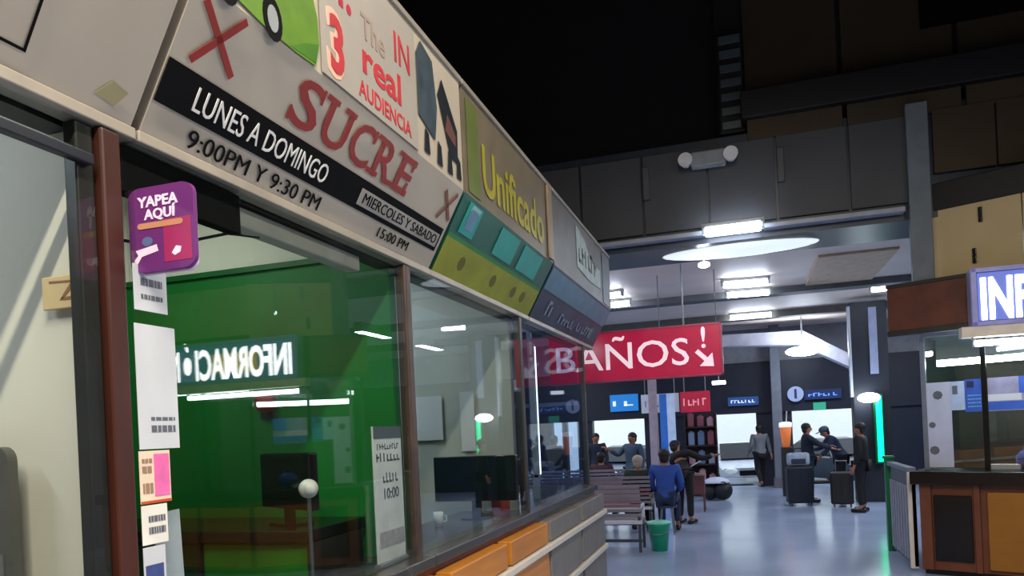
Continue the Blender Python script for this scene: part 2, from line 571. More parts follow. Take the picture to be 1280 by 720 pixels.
# lamps inside the booths
for (y, e, c) in ((0.6, 22, COOL), (2.6, 14, (0.85, 1, 0.9)), (4.6, 26, COOL), (6.9, 12, COOL)):
    t = empty('booth_lamp', (-2.9 if y < 6 else -2.6, y, 3.3), 'batten lamp on the ceiling of ' + {0.6: 'the nearest booth', 2.6: 'the green booth', 4.6: 'the monitor booth', 6.9: 'the farthest booth'}[y], 'lamp', 0, 'lamps on the booth ceilings')
    MB().box((-0.06, -0.5, -0.05), (0.06, 0.5, 0), 0.008).build('casing', CASING, t)
    area_lamp('booth_lamp_light', (t.location.x, y, 3.23), 0.1, 0.9, e, c)

# ------------------------------------------------------------------ sign panels above the booths
SB, ST = Vector((-1.69, 0, 2.74)), Vector((-1.45, 0, 3.16))      # lower edge and fold of the sign row
VS = (ST - SB)
LS = VS.length
TOP = 3.77


def sign_box(name, ya, yb, label, face, upper):
    o = empty(name, (0, ya, 0), label, 'sign')
    g = 0.012
    a = [Vector((SB.x, g, SB.z)), Vector((ST.x, g, ST.z)), Vector((ST.x - 0.09, g, ST.z)), Vector((SB.x - 0.06, g, SB.z + 0.03))]
    L = yb - ya - 2 * g
    MB().prism(a, (0, L, 0)).build('lower_board', face, o)
    MB().box((-1.54, g, 3.16), (-1.45, g + L, TOP)).build('upper_board', upper, o)
    rim = mat('sign_rim', '#958d80', 0.4)
    MB().box((SB.x - 0.07, 0, SB.z - 0.03), (SB.x + 0.012, yb - ya, SB.z + 0.005), 0.004).build('lower_rim', rim, o)
    MB().box((-1.55, 0, TOP), (-1.435, yb - ya, TOP + 0.03), 0.004).build('upper_rim', rim, o)
    return o


def low(ya, y, v):                            # matrix on the sloping board: y along the row, v up the slope
    n = Vector((0, 1, 0)).cross(VS.normalized())
    return frame_matrix(SB + VS.normalized() * v + Vector((0, y - ya, 0)) + n * 0.004, (0, 1, 0), VS)


def upp(ya, y, z):
    return frame_matrix((-1.446, y - ya, z), (0, 1, 0), (0, 0, 1))


def patch(name, m, parent, M, pts, t=0.003):
    """a flat printed shape given by points in the plane of M"""
    w = (M.to_3x3() @ Vector((0, 0, 1))) * t
    return MB().prism([M @ Vector((p[0], p[1], 0)) for p in pts], w).build(name, m, parent)


def rect(a, b_, c, d):
    return [(a, c), (b_, c), (b_, d), (a, d)]


def scribble(name, m, parent, M, w_, h, n, t=0.002):
    """print too small to read: uneven strokes"""
    mb = MB()
    st = w_ / n
    for k in range(n):
        x = k * st
        mb.box((x, 0, 0), (x + st * 0.28, h * random.uniform(0.65, 1.0), t), 0, M)
        if random.random() < 0.75:
            z = h * random.choice((0.0, 0.4, 0.75))
            mb.box((x, z, 0), (x + st * 0.8, z + h * 0.2, t), 0, M)
    o = mb.build(name, m, parent)
    o['kind'] = 'stuff'
    return o


# blank board
ya = -0.6
s0 = sign_box('sign_board', ya, 1.78, 'blank beige sign board with a thin black outline, nearest of the sign row', BEIGE, BEIGE)
M = low(ya, 0, 0)
for r_ in (rect(-0.2, 1.41, 0.06, 0.068), rect(1.402, 1.41, 0.06, 0.47)):
    patch('printed_line', BLACKP, s0, M, r_, 0.001)
patch('stain', mat('stain_olive', '#9a9268', 0.7), s0, M, [(1.62, 0.05), (1.69, 0.04), (1.72, 0.09), (1.66, 0.1)], 0.001)

# Sucre board
ya = 1.79
s1 = sign_box('sign_board', ya, 3.94, 'beige sign with big red SUCRE lettering and departure times on a black band', BEIGE, BEIGE)
M = low(ya, ya, 0)
patch('black_band', BLACKP, s1, M, rect(0.015, 2.10, 0.108, 0.242), 0.002)
WL = mat('white_lettering', '#e9e6de', 0.5, var=0.02)
def on(M0, x, y, lift=0.003):
    return M0 @ Matrix.Translation((x, y, lift))
lettering('LUNES A DOMINGO', 'lettering', WL, s1, on(M, 0.15, 0.135), 0.11, 0.0, width=0.77)
patch('printed_box', mat('grey_print', '#9c978c', 0.5), s1, on(M, 0, 0), rect(1.20, 2.08, 0.13, 0.205), 0.001)
lettering('MIERCOLES Y SABADO', 'lettering', BLACKP, s1, on(M, 1.23, 0.145, 0.0055), 0.07, 0.0, width=0.82)
lettering('9:00PM Y 9:30 PM', 'lettering', BLACKP, s1, on(M, 0.18, 0.025), 0.085, 0.0, width=0.77)
lettering('15:00 PM', 'lettering', BLACKP, s1, on(M, 1.45, 0.04), 0.07, 0.0, width=0.33)
# SUCRE with slab serifs, letter by letter
RED = REDP
SZ, SHT = 0.275, 0.172
for ch, x0, w_, sf in (('S', 0.565, 0.165, ((0.0, 0.012, 0.0, 0.055), (0.150, 0.165, 0.115, 0.172))),
                       ('U', 0.765, 0.175, ((-0.022, 0.065, 0.150, 0.172), (0.115, 0.197, 0.150, 0.172))),
                       ('C', 0.975, 0.175, ((0.160, 0.177, 0.115, 0.172),)),
                       ('R', 1.185, 0.165, ((-0.022, 0.075, 0.0, 0.022), (-0.022, 0.03, 0.150, 0.172), (0.125, 0.185, 0.0, 0.022))),
                       ('E', 1.395, 0.145, ((-0.022, 0.03, 0.0, 0.022), (-0.022, 0.03, 0.150, 0.172), (0.130, 0.150, 0.0, 0.06), (0.130, 0.150, 0.115, 0.172)))):
    g_ = lettering(ch, 'letter', RED, s1, on(M, x0, SZ), 0.245, 0.014, width=w_)
    for a, b_, c, d in sf:
        patch('serif', RED, g_, on(M, x0, SZ, 0.0032), rect(a, b_, c, d), 0.0015)
for (cx, cz, m_, s_) in ((0.16, 0.365, REDP, 1.0), (2.02, 0.36, mat('brown_print', '#7a4a3a', 0.6), 0.85)):
    mm = on(M, cx, cz)
    for sg in (1, -1):
        R2 = mm @ Matrix.Rotation(sg * math.radians(52 if sg > 0 else 38), 4, 'Z')
        patch('painted_cross_stroke', m_, s1, R2, rect(-0.125 * s_, 0.125 * s_, -0.012, 0.012), 0.002)
# upper board: lime car picture, white banner, coach picture
U = upp(ya, ya, 0)
def lift(d):
    return U @ Matrix.Translation((0, 0, d))
LIME = mat('lime_print', '#587f1c', 0.45, var=0.2, scale=8)
car_pts = [(0.02, 3.24), (0.06, 3.38), (0.14, 3.47), (0.24, 3.60), (0.40, 3.68), (0.52, 3.60), (0.60, 3.48), (0.645, 3.36), (0.65, 3.26), (0.62, 3.17), (0.5, 3.162), (0.3, 3.164), (0.1, 3.19)]
patch('car_picture', LIME, s1, lift(0.001), car_pts, 0.002)
patch('car_picture_window', mat('window_print', '#3b4650', 0.4), s1, lift(0.0035), [(0.24, 3.49), (0.30, 3.58), (0.42, 3.64), (0.52, 3.56), (0.58, 3.47), (0.55, 3.43)], 0.001)
for x in (0.13, 0.36):
    pts = [(x + 0.055 * math.cos(t * PI / 8), 3.21 + 0.075 * math.sin(t * PI / 8)) for t in range(16)]
    patch('car_picture_wheel', BLACKP, s1, lift(0.0035), pts, 0.001)
    pts = [(x + 0.03 * math.cos(t * PI / 8), 3.21 + 0.045 * math.sin(t * PI / 8)) for t in range(16)]
    patch('car_picture_hub', CASING, s1, lift(0.005), pts, 0.001)
patch('car_picture_shadow', mat('dark_lime', '#3d7012', 0.5), s1, lift(0.0035), [(0.46, 3.168), (0.62, 3.18), (0.645, 3.26), (0.55, 3.22)], 0.001)
patch('white_banner', mat('banner_white', '#a29b91', 0.45, var=0.04), s1, lift(0.001), rect(0.665, 1.52, 3.17, 3.745), 0.004)
PINKR = mat('pinkish_red_print', '#b8323a', 0.5, var=0.15)
PEACH = mat('peach_print', '#e3b7a0', 0.5)
lettering('3', 'lettering', PEACH, s1, lift(0.006) @ Matrix.Translation((0.70, 3.205, 0)), 0.33, 0.06, 0.8)
lettering('3', 'lettering', PINKR, s1, lift(0.0085) @ Matrix.Translation((0.715, 3.215, 0)), 0.30, 0.03, 0.8)
lettering('4.', 'lettering', mat('magenta_print', '#b01c3e', 0.5), s1, lift(0.0065) @ Matrix.Translation((0.74, 3.50, 0)), 0.26, 0.02, 0.9)
lettering('The', 'lettering', mat('grey_brown_print', '#a08c80', 0.5), s1, lift(0.0065) @ Matrix.Translation((0.98, 3.46, 0)), 0.15, 0.01, 0.9)
lettering('real', 'lettering', PINKR, s1, lift(0.0065) @ Matrix.Translation((0.97, 3.315, 0)), 0.19, 0.02, width=0.36)
lettering('AUDIENCIA', 'lettering', PINKR, s1, lift(0.0065) @ Matrix.Translation((0.94, 3.20, 0)), 0.10, 0.01, width=0.50)
lettering('IN', 'lettering', PINKR, s1, lift(0.0065) @ Matrix.Translation((1.28, 3.50, 0)), 0.2, 0.006, width=0.16)
# coach picture
patch('coach_picture', mat('coach_blue_grey', '#3e4a52', 0.4, var=0.3, scale=9), s1, lift(0.001), [(1.545, 3.36), (1.545, 3.66), (1.60, 3.74), (1.74, 3.70), (1.78, 3.48), (1.74, 3.30)], 0.003)
patch('coach_picture_front', mat('coach_dark', '#20262b', 0.4), s1, lift(0.001), [(1.80, 3.56), (1.86, 3.66), (2.06, 3.46), (2.05, 3.28), (1.95, 3.28)], 0.003)
patch('coach_picture_bonnet', mat('coach_brown', '#6b4a44', 0.4), s1, lift(0.0045), [(1.88, 3.40), (1.92, 3.50), (2.03, 3.42), (2.02, 3.36)], 0.001)
for (a, b_) in ((1.60, 3.20), (1.76, 3.19), (1.90, 3.19), (2.03, 3.2)):
    patch('coach_picture_figure', mat('coach_dark', '#20262b', 0.4), s1, lift(0.001), [(a, b_), (a + 0.07, b_), (a + 0.06, b_ + 0.1), (a + 0.02, b_ + 0.12)], 0.002)

# olive and green board
ya = 3.95
s2 = sign_box('sign_board', ya, 5.98, 'sign with big yellow lettering over teal and yellow-green stripes', mat('teal_stripe_base', '#0d5a48', 0.5), mat('olive_grey_board', '#6d6350', 0.5, var=0.12))
M = low(ya, ya, 0)
patch('yellow_green_stripe', mat('yellow_green', '#8a9014', 0.5, var=0.15, scale=5), s2, M, rect(0.015, 2.0, 0.005, 0.225), 0.002)
patch('green_stripe', mat('leaf_green', '#1d7a34', 0.5), s2, M, rect(0.015, 2.0, 0.225, 0.25), 0.002)
TEAL = mat('teal_print', '#12988a', 0.5, var=0.1)
for x, w_ in ((0.12, 0.22), (0.72, 0.40), (1.25, 0.48)):
    patch('teal_picture', TEAL, s2, M, rect(x, x + w_, 0.275, 0.46), 0.002)
patch('blue_picture', mat('steel_blue_print', '#5b87a0', 0.5), s2, on(M, 0, 0), rect(0.17, 0.29, 0.31, 0.43), 0.001)
patch('pale_picture', mat('pale_teal_print', '#8ec2bd', 0.5), s2, on(M, 0, 0), [(0.16, 0.42), (0.30, 0.42), (0.31, 0.45), (0.18, 0.455)], 0.001)
for x in (0.35, 0.95, 1.42, 1.66):
    pts = [(x + 0.05 * math.cos(t * PI / 6), 0.12 + 0.045 * math.sin(t * PI / 6)) for t in range(12)]
    patch('olive_spot', mat('olive_spot', '#5c5a12', 0.6), s2, on(M, 0, 0), pts, 0.001)
U = upp(ya, ya, 0)
patch('green_edge_band', mat('moss_print', '#5f6a34', 0.5), s2, U, rect(0.06, 0.26, 3.18, 3.72), 0.001)
YEL = mat('yellow_lettering', '#99922a', 0.5, var=0.15)
lettering('Unificado', 'lettering', YEL, s2, lift(0.002) @ Matrix.Translation((0.30, 3.25, 0)), 0.42, 0.018, width=1.42)
MB().box((-1.445, 1.86, 3.17), (-1.425, 1.98, 3.76), 0.004).build('edge_board', mat('tan_edge', '#8c7a64', 0.5), s2)

# blue-grey board at the end of the row
ya = 6.0
s3 = sign_box('sign_board', ya, 8.75, 'dim blue grey sign with pale patches at the far end of the sign row', mat('slate_blue_board', '#2c3c50', 0.5, var=0.3, scale=5), mat('grey_board', '#5d5a56', 0.5, var=0.15))
M = low(ya, ya, 0)
patch('blue_stripe', mat('steel_stripe', '#4b7a90', 0.5, var=0.15), s3, M, rect(0.02, 2.7, 0.27, 0.46), 0.002)
for (x, z, s_, n) in ((0.35, 0.08, 0.14, 2), (0.85, 0.07, 0.1, 5), (1.6, 0.08, 0.1, 6)):
    scribble('faded_print', mat('pale_slate_print', '#7d8ea4', 0.5), s3, on(M, x, z), 0.12 * n, s_, n)
patch('teal_patch', mat('teal_patch', '#1e7a68', 0.5), s3, M, rect(2.2, 2.36, 0.07, 0.2), 0.003)
U = upp(ya, ya, 0)
patch('pale_poster', mat('pale_green_print', '#93a49c', 0.5, var=0.25, scale=12), s3, U, [(0.92, 3.32), (0.92, 3.72), (1.3, 3.66), (1.6, 3.5), (2.1, 3.5), (2.1, 3.3), (1.5, 3.28)], 0.003)
patch('slate_band', mat('slate_edge', '#4a5560', 0.5), s3, U, rect(2.25, 2.72, 3.18, 3.75), 0.003)
scribble('faded_print', mat('slate_print', '#414b52', 0.5), s3, lift(0.004) @ Matrix.Translation((1.0, 3.38, 0)), 0.9, 0.2, 6)

# ------------------------------------------------------------------ papers on the window
PX_ = GX + 0.008


def sheet(name, ya, yb, za, zb, m, label, cat='paper', tilt=0.0, t=0.002, x=PX_, outside=True):
    o = empty(name, (x, (ya + yb) / 2, za), label, cat)
    h, w_ = zb - za, yb - ya
    MB().box((0, -w_ / 2, 0), (t, w_ / 2, h), 0, Matrix.Rotation(tilt, 4, 'X')).build('page', m, o)
    return o, frame_matrix((t + 0.0005, -w_ / 2, 0), (0, 1, 0), (0, 0, 1)), w_, h


def marks(o, M, w_, rows, m, x0=0.15, x1=0.85, t=0.0008):
    mb = MB()
    for (z, hh) in rows:
        x = x0 * w_
        while x < x1 * w_:
            l = random.uniform(0.05, 0.14) * w_
            mb.box((x, z, 0), (min(x + l, x1 * w_), z + hh, t), 0, M)
            x += l + 0.03 * w_
    mb.build('printed_lines', m, o)['kind'] = 'stuff'


GREYINK = mat('grey_ink', '#5c6068', 0.6)
# purple rounded payment sign
VIO = mat('violet_print', '#6a2a70', 0.45, var=0.12, scale=4)
qa, qb = at(164, 343, Y=1.765), at(240, 224, Y=1.765)
ps = empty('payment_sign', (qa.x, 1.765, qa.z), 'purple rounded sign with white lettering standing out from the brown post', 'sign')
KW, KH = (qb.x - qa.x) / 0.215, (qb.z - qa.z) / 0.32
def rrect(w_, h, r, n=5):
    pts = []
    for cx, cz, a0 in ((w_ - r, r, -90), (w_ - r, h - r, 0), (r, h - r, 90), (r, r, 180)):
        for k in range(n + 1):
            a = math.radians(a0 + 90 * k / n)
            pts.append((cx + r * math.cos(a), cz + r * math.sin(a)))
    return pts
PM = frame_matrix((0, 0, 0), (1, 0, 0), (0, 0, 1)) @ Matrix.Diagonal((KW, KH, 1, 1))
patch('backing', mat('pink_white', '#e8cfe6', 0.4), ps, PM @ Matrix.Translation((-0.012, -0.004, -0.03)), rrect(0.215, 0.318, 0.03), 0.012)
patch('face', VIO, ps, PM @ Matrix.Translation((0.0, 0, -0.014)), rrect(0.215, 0.32, 0.04), 0.014)
patch('magenta_block', mat('magenta_block', '#a02a5e', 0.45), ps, PM, rect(0.115, 0.205, 0.03, 0.19), 0.001)
WPINK = mat('pale_pink_lettering', '#f4dff2', 0.4)
lettering('YAPEA', 'lettering', WPINK, ps, PM @ Matrix.Translation((0.035, 0.245, 0.001)), 0.055, 0.03, width=0.135)
lettering('AQU\u00cd', 'lettering', WPINK, ps, PM @ Matrix.Translation((0.055, 0.198, 0.001)), 0.052, 0.03, width=0.105)
patch('orange_bar', mat('orange_bar', '#c88a68', 0.45), ps, PM @ Matrix.Translation((0, 0, 0.001)), rrect(0.15, 0.022, 0.01)and [(x + 0.03, y + 0.163) for x, y in rrect(0.15, 0.022, 0.01)], 0.001)
pts = [(0.06 + 0.018 * math.cos(t * PI / 6), 0.115 + 0.018 * math.sin(t * PI / 6)) for t in range(12)]
patch('teal_disc', mat('teal_disc', '#5c6a94', 0.45), ps, PM, pts, 0.001)
patch('speech_mark', WPINK, ps, PM, [(0.015, 0.05), (0.028, 0.066), (0.02, 0.085), (0.09, 0.10), (0.095, 0.075), (0.04, 0.06), (0.022, 0.03), (0.012, 0.03)], 0.001)
patch('pink_mark', WPINK, ps, PM @ Matrix.Translation((0, 0, 0.001)), [(0.14, 0.06), (0.155, 0.085), (0.172, 0.08), (0.168, 0.06), (0.15, 0.05)], 0.001)

o, M, w_, h = sheet('notice_paper', 1.745, 1.875, 2.205, 2.34, PAPER, 'small white paper with faint grey writing, just under the purple sign')
marks(o, M, w_, ((0.075, 0.022), (0.035, 0.014)), GREYINK, 0.2, 0.85)
o, M, w_, h = sheet('notice_paper', 1.74, 1.90, 1.795, 2.165, PAPER, 'tall blank white sheet with a few marks at its foot, biggest on the window')
marks(o, M, w_, ((0.05, 0.02), (0.085, 0.01)), GREYINK, 0.3, 0.9)
o, M, w_, h = sheet('flyer', 1.735, 1.855, 1.635, 1.79, mat('cream_paper', '#e3cdb4', 0.6), 'cream flyer with a pink half, below the tall white sheet', 'flyer')
patch('pink_half', mat('pink_print', '#e56aa8', 0.5, var=0.15, scale=20), o, M, rect(0.055, 0.115, 0.02, 0.145), 0.0008)
marks(o, M, w_, ((0.03, 0.03), (0.09, 0.02), (0.12, 0.012)), mat('tan_ink', '#9a7a60', 0.6), 0.08, 0.4)
patch('red_edge', mat('orange_red_edge', '#c2492a', 0.5), o, M, rect(0.0, 0.12, 0.0, 0.008), 0.0008)
o, M, w_, h = sheet('notice_paper', 1.735, 1.835, 1.515, 1.63, mat('ivory_paper', '#e2ded4', 0.6), 'small ivory paper with grey sketch marks, under the pink flyer')
marks(o, M, w_, ((0.03, 0.02), (0.065, 0.018)), GREYINK, 0.25, 0.9)
o, M, w_, h = sheet('notice_paper', 1.735, 1.82, 1.36, 1.508, PAPER, 'white paper with a dark blue printed block, lowest on the window by the brown post')
patch('blue_block', mat('indigo_print', '#3c4a80', 0.5, var=0.2, scale=30), o, M, rect(0.006, 0.075, 0.0, 0.095), 0.0008)
o, M, w_, h = sheet('leaning_paper', 1.835, 1.945, 1.17, 1.60, mat('bluish_paper', '#c9d0da', 0.6), 'bluish white sheet leaning behind the small papers at the window foot', tilt=0.04, x=GX - 0.03)

# schedule stand by the second post
o = empty('schedule_stand', (GX - 0.04, 3.385, CT), 'narrow white schedule card with dark header, standing on the counter by a post', 'notice')
M = Matrix.Rotation(math.radians(-2), 4, 'Y')
MB().box((0, -0.15, 0.02), (0.012, 0.15, 0.69), 0.002).build('card', mat('card_white', '#d9dadc', 0.5), o)
MB().box((-0.01, -0.16, 0), (0.022, 0.16, 0.02), 0.003).build('foot', STEEL, o)
MB().box((0.012, -0.15, 0.63), (0.0145, 0.15, 0.69)).build('header', mat('slate_header', '#5a626c', 0.5), o)
FM = frame_matrix((0.0125, -0.15, 0), (0, 1, 0), (0, 0, 1))
scribble('small_print', GREYINK, o, FM @ Matrix.Translation((0.03, 0.575, 0)), 0.24, 0.03, 9, 0.001)
scribble('small_print', GREYINK, o, FM @ Matrix.Translation((0.02, 0.515, 0)), 0.26, 0.045, 7, 0.001)
scribble('small_print', GREYINK, o, FM @ Matrix.Translation((0.08, 0.41, 0)), 0.17, 0.05, 5, 0.001)
lettering('10:00', 'lettering', GREYINK, o, FM @ Matrix.Translation((0.07, 0.33, 0.001)), 0.075, 0.01, width=0.16)
patch('grey_band', mat('lilac_band', '#a7a2a8', 0.5, var=0.2, scale=30), o, FM, rect(0.02, 0.29, 0.09, 0.17), 0.001)

# ------------------------------------------------------------------ inside the nearest booth
qa = at(21, 558, Y=1.58)
o = empty('wall_screen', (qa.x - 0.62, 1.58, 1.25), 'dark grey rounded screen hung low on the beige partition', 'screen')
CH = mat('screen_grey', '#55534e', 0.5, var=0.15)
patch('frame', CH, o, frame_matrix((0, 0, 0), (1, 0, 0), (0, 0, 1)), [(0.0 + (0.58 if k in (0, 1) else 0.04) + 0.04 * math.cos(a), (0.04 if k in (0, 3) else qa.z - 1.25 - 0.04) + 0.04 * math.sin(a)) for k, a0 in ((0, -90), (1, 0), (2, 90), (3, 180)) for a in [math.radians(a0 + t * 15) for t in range(7)]], 0.03)
MB().box((0.03, -0.034, 0.05), (0.59, -0.03, 0.27)).build('lower_face', mat('screen_metal', '#6b6a6c', 0.3, var=0.2), o)
MB().box((0.2, -0.005, 0.1), (0.4, 0.035, 0.3)).build('wall_bracket', DARKPOST, o)
p0, p1 = at(50, 388, Y=1.6), at(98, 340, Y=1.6)
o = empty('wall_note', (p0.x, 1.62, p0.z), 'small yellowish note with brown sketch on the beige partition', 'note')
MB().box((0, -0.012, 0), (p1.x - p0.x, 0, p1.z - p0.z), 0.003).build('page', mat('yellow_note', '#dfc193', 0.6), o)
W1, H1 = p1.x - p0.x, p1.z - p0.z
NM = frame_matrix((0, -0.0125, 0), (1, 0, 0), (0, 0, 1))
for pts in ([(0.45, 0.25), (0.55, 0.3), (0.8, 0.65), (0.72, 0.72)], [(0.78, 0.2), (0.9, 0.2), (0.9, 0.75), (0.8, 0.7)], [(0.5, 0.25), (0.85, 0.25), (0.85, 0.35), (0.5, 0.33)], [(0.2, 0.8), (0.8, 0.76), (0.8, 0.82), (0.2, 0.86)]):
    patch('sketch_stroke', mat('brown_ink', '#9a6a48', 0.6), o, NM, [(a * W1, b_ * H1) for a, b_ in pts], 0.001)

# ------------------------------------------------------------------ inside the green booth
o = empty('back_desk', (-3.7, 3.0, 0), 'dark topped desk with brown and green fronts before the green partition', 'desk')
MB().box((0, 0, 1.32), (1.75, 0.55, 1.38), 0.008).build('top', BLACKG, o)
for a, b_, m_ in ((0.02, 0.55, mat('green_front', '#123f19', 0.5)), (0.57, 1.1, mat('green_front', '#123f19', 0.5)), (1.12, 1.73, mat('bright_green_front', '#237a20', 0.5))):
    MB().box((a, 0.04, 1.05), (b_, 0.5, 1.31), 0.006).build('upper_front', m_, o)
    MB().box((a, 0.03, 0.45), (b_, 0.5, 1.03), 0.006).build('lower_front', WOODR, o)
for x in (0.0, 0.56, 1.11, 1.74):
    MB().box((x - 0.015, 0.02, 0), (x + 0.015, 0.5, 1.32)).build('divider', DARKPOST, o)
MB().box((0.02, 0.05, 0.0), (1.73, 0.5, 0.43)).build('plinth', DARKPOST, o)
o = empty('computer', (-2.55, 2.95, 1.38), 'dark computer screen on the desk in the green booth', 'computer', -0.5)
MB().box((-0.26, -0.02, 0.08), (0.26, 0.03, 0.36), 0.01).build('screen', BLACKG, o)
MB().box((-0.03, -0.01, 0.0), (0.03, 0.02, 0.1)).box((-0.1, -0.06, 0), (0.1, 0.08, 0.012)).build('stand', BLACKG, o)
bpy.data.objects['computer'].location = (-2.2, 3.22, 1.38)
o = empty('knob_stand', (GX - 0.12, 2.80, CT), 'white round knob on a thin metal stand behind the window', 'stand')
MB().cyl((0, 0, 0), (0, 0, 0.40), 0.009).build('stem', STEEL, o)
MB().lathe([(0.01, 0), (0.055, 0.0), (0.05, 0.008), (0.012, 0.012)], (0, 0, 0)).build('base', STEEL, o)
MB().ball((0, 0, 0.43), 0.042).ball((0.02, -0.02, 0.43), 0.03).build('knob', mat('knob_white', '#dcd8d4', 0.35), o, True)
o = empty('light_batten', (GX - 0.13, 2.25, 2.62), 'pale beige batten under the sign behind the papered window', 'fixture')
MB().box((-0.04, 0, 0), (0.04, 1.05, 0.075), 0.01).build('casing', mat('batten_beige', '#c9c0b2', 0.5), o)
for y in (0.3, 0.8):
    MB().box((-0.02, y, 0.075), (0.02, y + 0.04, 0.40)).build('hanger', CASING, o)
o = empty('alarm_bell', (-2.55, 3.58, 2.02), 'small red round bell on the green partition', 'bell')
MB().cyl((0, -0.045, 0), (0, 0, 0), 0.055, 0.06, 18).build('dome', mat('bell_red', '#9a2a20', 0.4), o, True)
MB().box((-0.04, -0.02, -0.09), (0.04, 0, -0.05), 0.005).build('base', DARKPOST, o)
pts = [Vector((GX - 0.35, 1.9, 2.62)), Vector((GX - 0.34, 2.05, 2.52)), Vector((GX - 0.33, 2.25, 2.54)), Vector((GX - 0.2, 2.45, 2.62)), Vector((GX - 0.13, 2.55, 2.62))]
tag(MB().tube(pts, 0.006).build('cable', BLACKG), 'thin dark cable drooping across the papered window', 'cable')

# ------------------------------------------------------------------ inside the monitor booth
p0, p1 = at(545, 627, Y=5.2), at(645, 568, Y=5.2)
o = empty('monitor', ((p0.x + p1.x) / 2, 5.2, CT), 'wide black monitor standing on the counter of the grey booth', 'monitor', 0.0)
hw = (p1.x - p0.x) / 2
MB().box((-hw, -0.02, p0.z - CT), (hw, 0.03, p1.z - CT), 0.008).build('bezel', BLACKG, o)
MB().box((-hw + 0.02, -0.023, p0.z - CT + 0.07), (hw - 0.02, -0.02, p1.z - CT - 0.02)).build('screen', mat('dark_screen', '#10181c', 0.15), o)
MB().box((-0.035, -0.005, 0.01), (0.035, 0.02, p0.z - CT + 0.02)).build('neck', BLACKG, o)
MB().lathe([(0.12, 0), (0.12, 0.008), (0.03, 0.016)], (0, 0, 0)).build('foot', BLACKG, o)
o = empty('binder', (-1.83, 5.45, CT), 'orange red binder upright on the counter beside the monitor', 'binder')
MB().box((-0.04, -0.1, 0), (0.04, 0.12, 0.36), 0.006).build('cover', mat('binder_red', '#c4452e', 0.5), o)
MB().box((-0.034, -0.103, 0.2), (0.034, -0.1, 0.32)).build('spine_label', mat('binder_label', '#d99a86', 0.5), o)
o = empty('cup', (-2.05, 4.75, CT), 'small white cup on the counter before the monitor', 'cup')
MB().lathe([(0.028, 0), (0.036, 0.1), (0.032, 0.1), (0.026, 0.01)]).build('bowl', PAPER, o, True)
MB().tube([(0.034, 0, 0.08), (0.06, 0, 0.07), (0.06, 0, 0.04), (0.031, 0, 0.03)], 0.005).build('handle', PAPER, o)
o = empty('wall_paper', (-2.62, 5.64, 1.75), 'pair of pale sheets pinned on the grey partition', 'paper')
MB().box((0, 0, 0), (0.26, 0.006, 0.36)).build('page', PAPER, o)
MB().box((0.42, 0, -0.1), (0.54, 0.006, 0.38)).build('page', PAPER, o)
o = empty('tube_light', (-1.86, 6.62, 1.35), 'upright white tube light just behind the monitor booth post', 'light')
MB().box((-0.03, 0.0, 0), (0.03, 0.03, 1.25), 0.005).build('casing', CASING, o)
MB().cyl((0.0, 0.065, 0.03), (0.0, 0.065, 1.22), 0.03).build('tube', glow('soft_tube', '#f2f6ff', 3.0), o)
for z in (0.0, 1.22):
    MB().box((-0.02, 0, z), (0.02, 0.08, z + 0.03)).build('lamp_holder', CASING, o)
MB().box((-0.03, -0.02, -0.19), (0.03, 0.02, 0)).build('foot', CASING, o)

# ================================================================== KIOSK ON THE OTHER SIDE
KA = Vector((1.81, 9.17, 0))
KD = Vector((0.9, -0.436, 0)).normalized()
KN = Vector((0.436, 0.9, 0)).normalized()
KRZ = math.atan2(KD.y, KD.x)


def kat(px, py, y=0.0):
    """local (x, z) of the kiosk front plane set back by y"""
    d = FW + IX * ((px - PPX) / F) + IY * (-(py - PPY) / F)
    o = Vector((0, 0, EYE))
    t = ((KA + KN * y) - o).dot(KN) / d.dot(KN)
    q = o + d * t - KA
    return q.dot(KD), q.z


KLEN = 1.38
kk = empty('information_kiosk', KA, 'corner kiosk with orange wooden base, black counter and glazed front', 'kiosk', KRZ)
KWOOD = mat('kiosk_red_wood', '#6a3820', 0.45, var=0.15)
KOR = mat('kiosk_orange', '#96600f', 0.45, var=0.08)
MB().box((0.0, 0.03, 0.06), (KLEN, 0.5, 1.0)).build('base_carcass', KWOOD, kk)
MB().box((0.0, 0.06, 0), (KLEN, 0.5, 0.06)).build('plinth', BLACKG, kk)
xa, za = kat(1170, 700)
xb, zb = kat(1214, 620)
MB().box((xa, -0.005, za), (xb, 0.03, zb), 0.006).build('dark_panel', BLACKG, kk)
xc, zc = kat(1238, 712)
MB().box((xc, -0.01, 0.10), (KLEN - 0.03, 0.03, 0.92), 0.01).build('front_panel', KOR, kk)
for x in (0.02, xa - 0.05, xb + 0.05):
    MB().box((x - 0.03, -0.012, 0.06), (x + 0.03, 0.03, 1.0), 0.006).build('frame_stile', KWOOD, kk)
MB().box((-0.08, -0.1, 1.0), (KLEN, 0.55, 1.14), 0.012).build('counter_top', BLACKG, kk)
MB().box((0.0, 0.25, 1.14), (KLEN, 0.262, 2.62)).build('glass_pane', GLASS, kk)
KM = mat('kiosk_mullion', '#6f7684', 0.4)
for x in (0.02, kat(1232, 520, 0.25)[0], KLEN):
    MB().box((x - 0.025, 0.23, 1.14), (x + 0.025, 0.28, 2.62), 0.004).build('mullion', KM if x < 0.1 else BLACKG, kk)
MB().box((0.0, 0.22, 2.62), (KLEN, 0.30, 2.72), 0.004).build('top_rail', KM, kk)
KIN = mat('kiosk_inner', '#2f2c22', 0.7, var=0.3, scale=3)
MB().box((-0.02, 1.9, 0), (KLEN + 0.8, 1.95, 2.72)).build('back_panel', KIN, kk)
MB().box((-0.02, 0.3, 1.14), (-0.008, 1.9, 2.72)).build('side_glass', GLASS, kk)
MB().box((-0.02, 0.52, 0.0), (0.02, 1.9, 1.14)).build('side_board', KIN, kk)
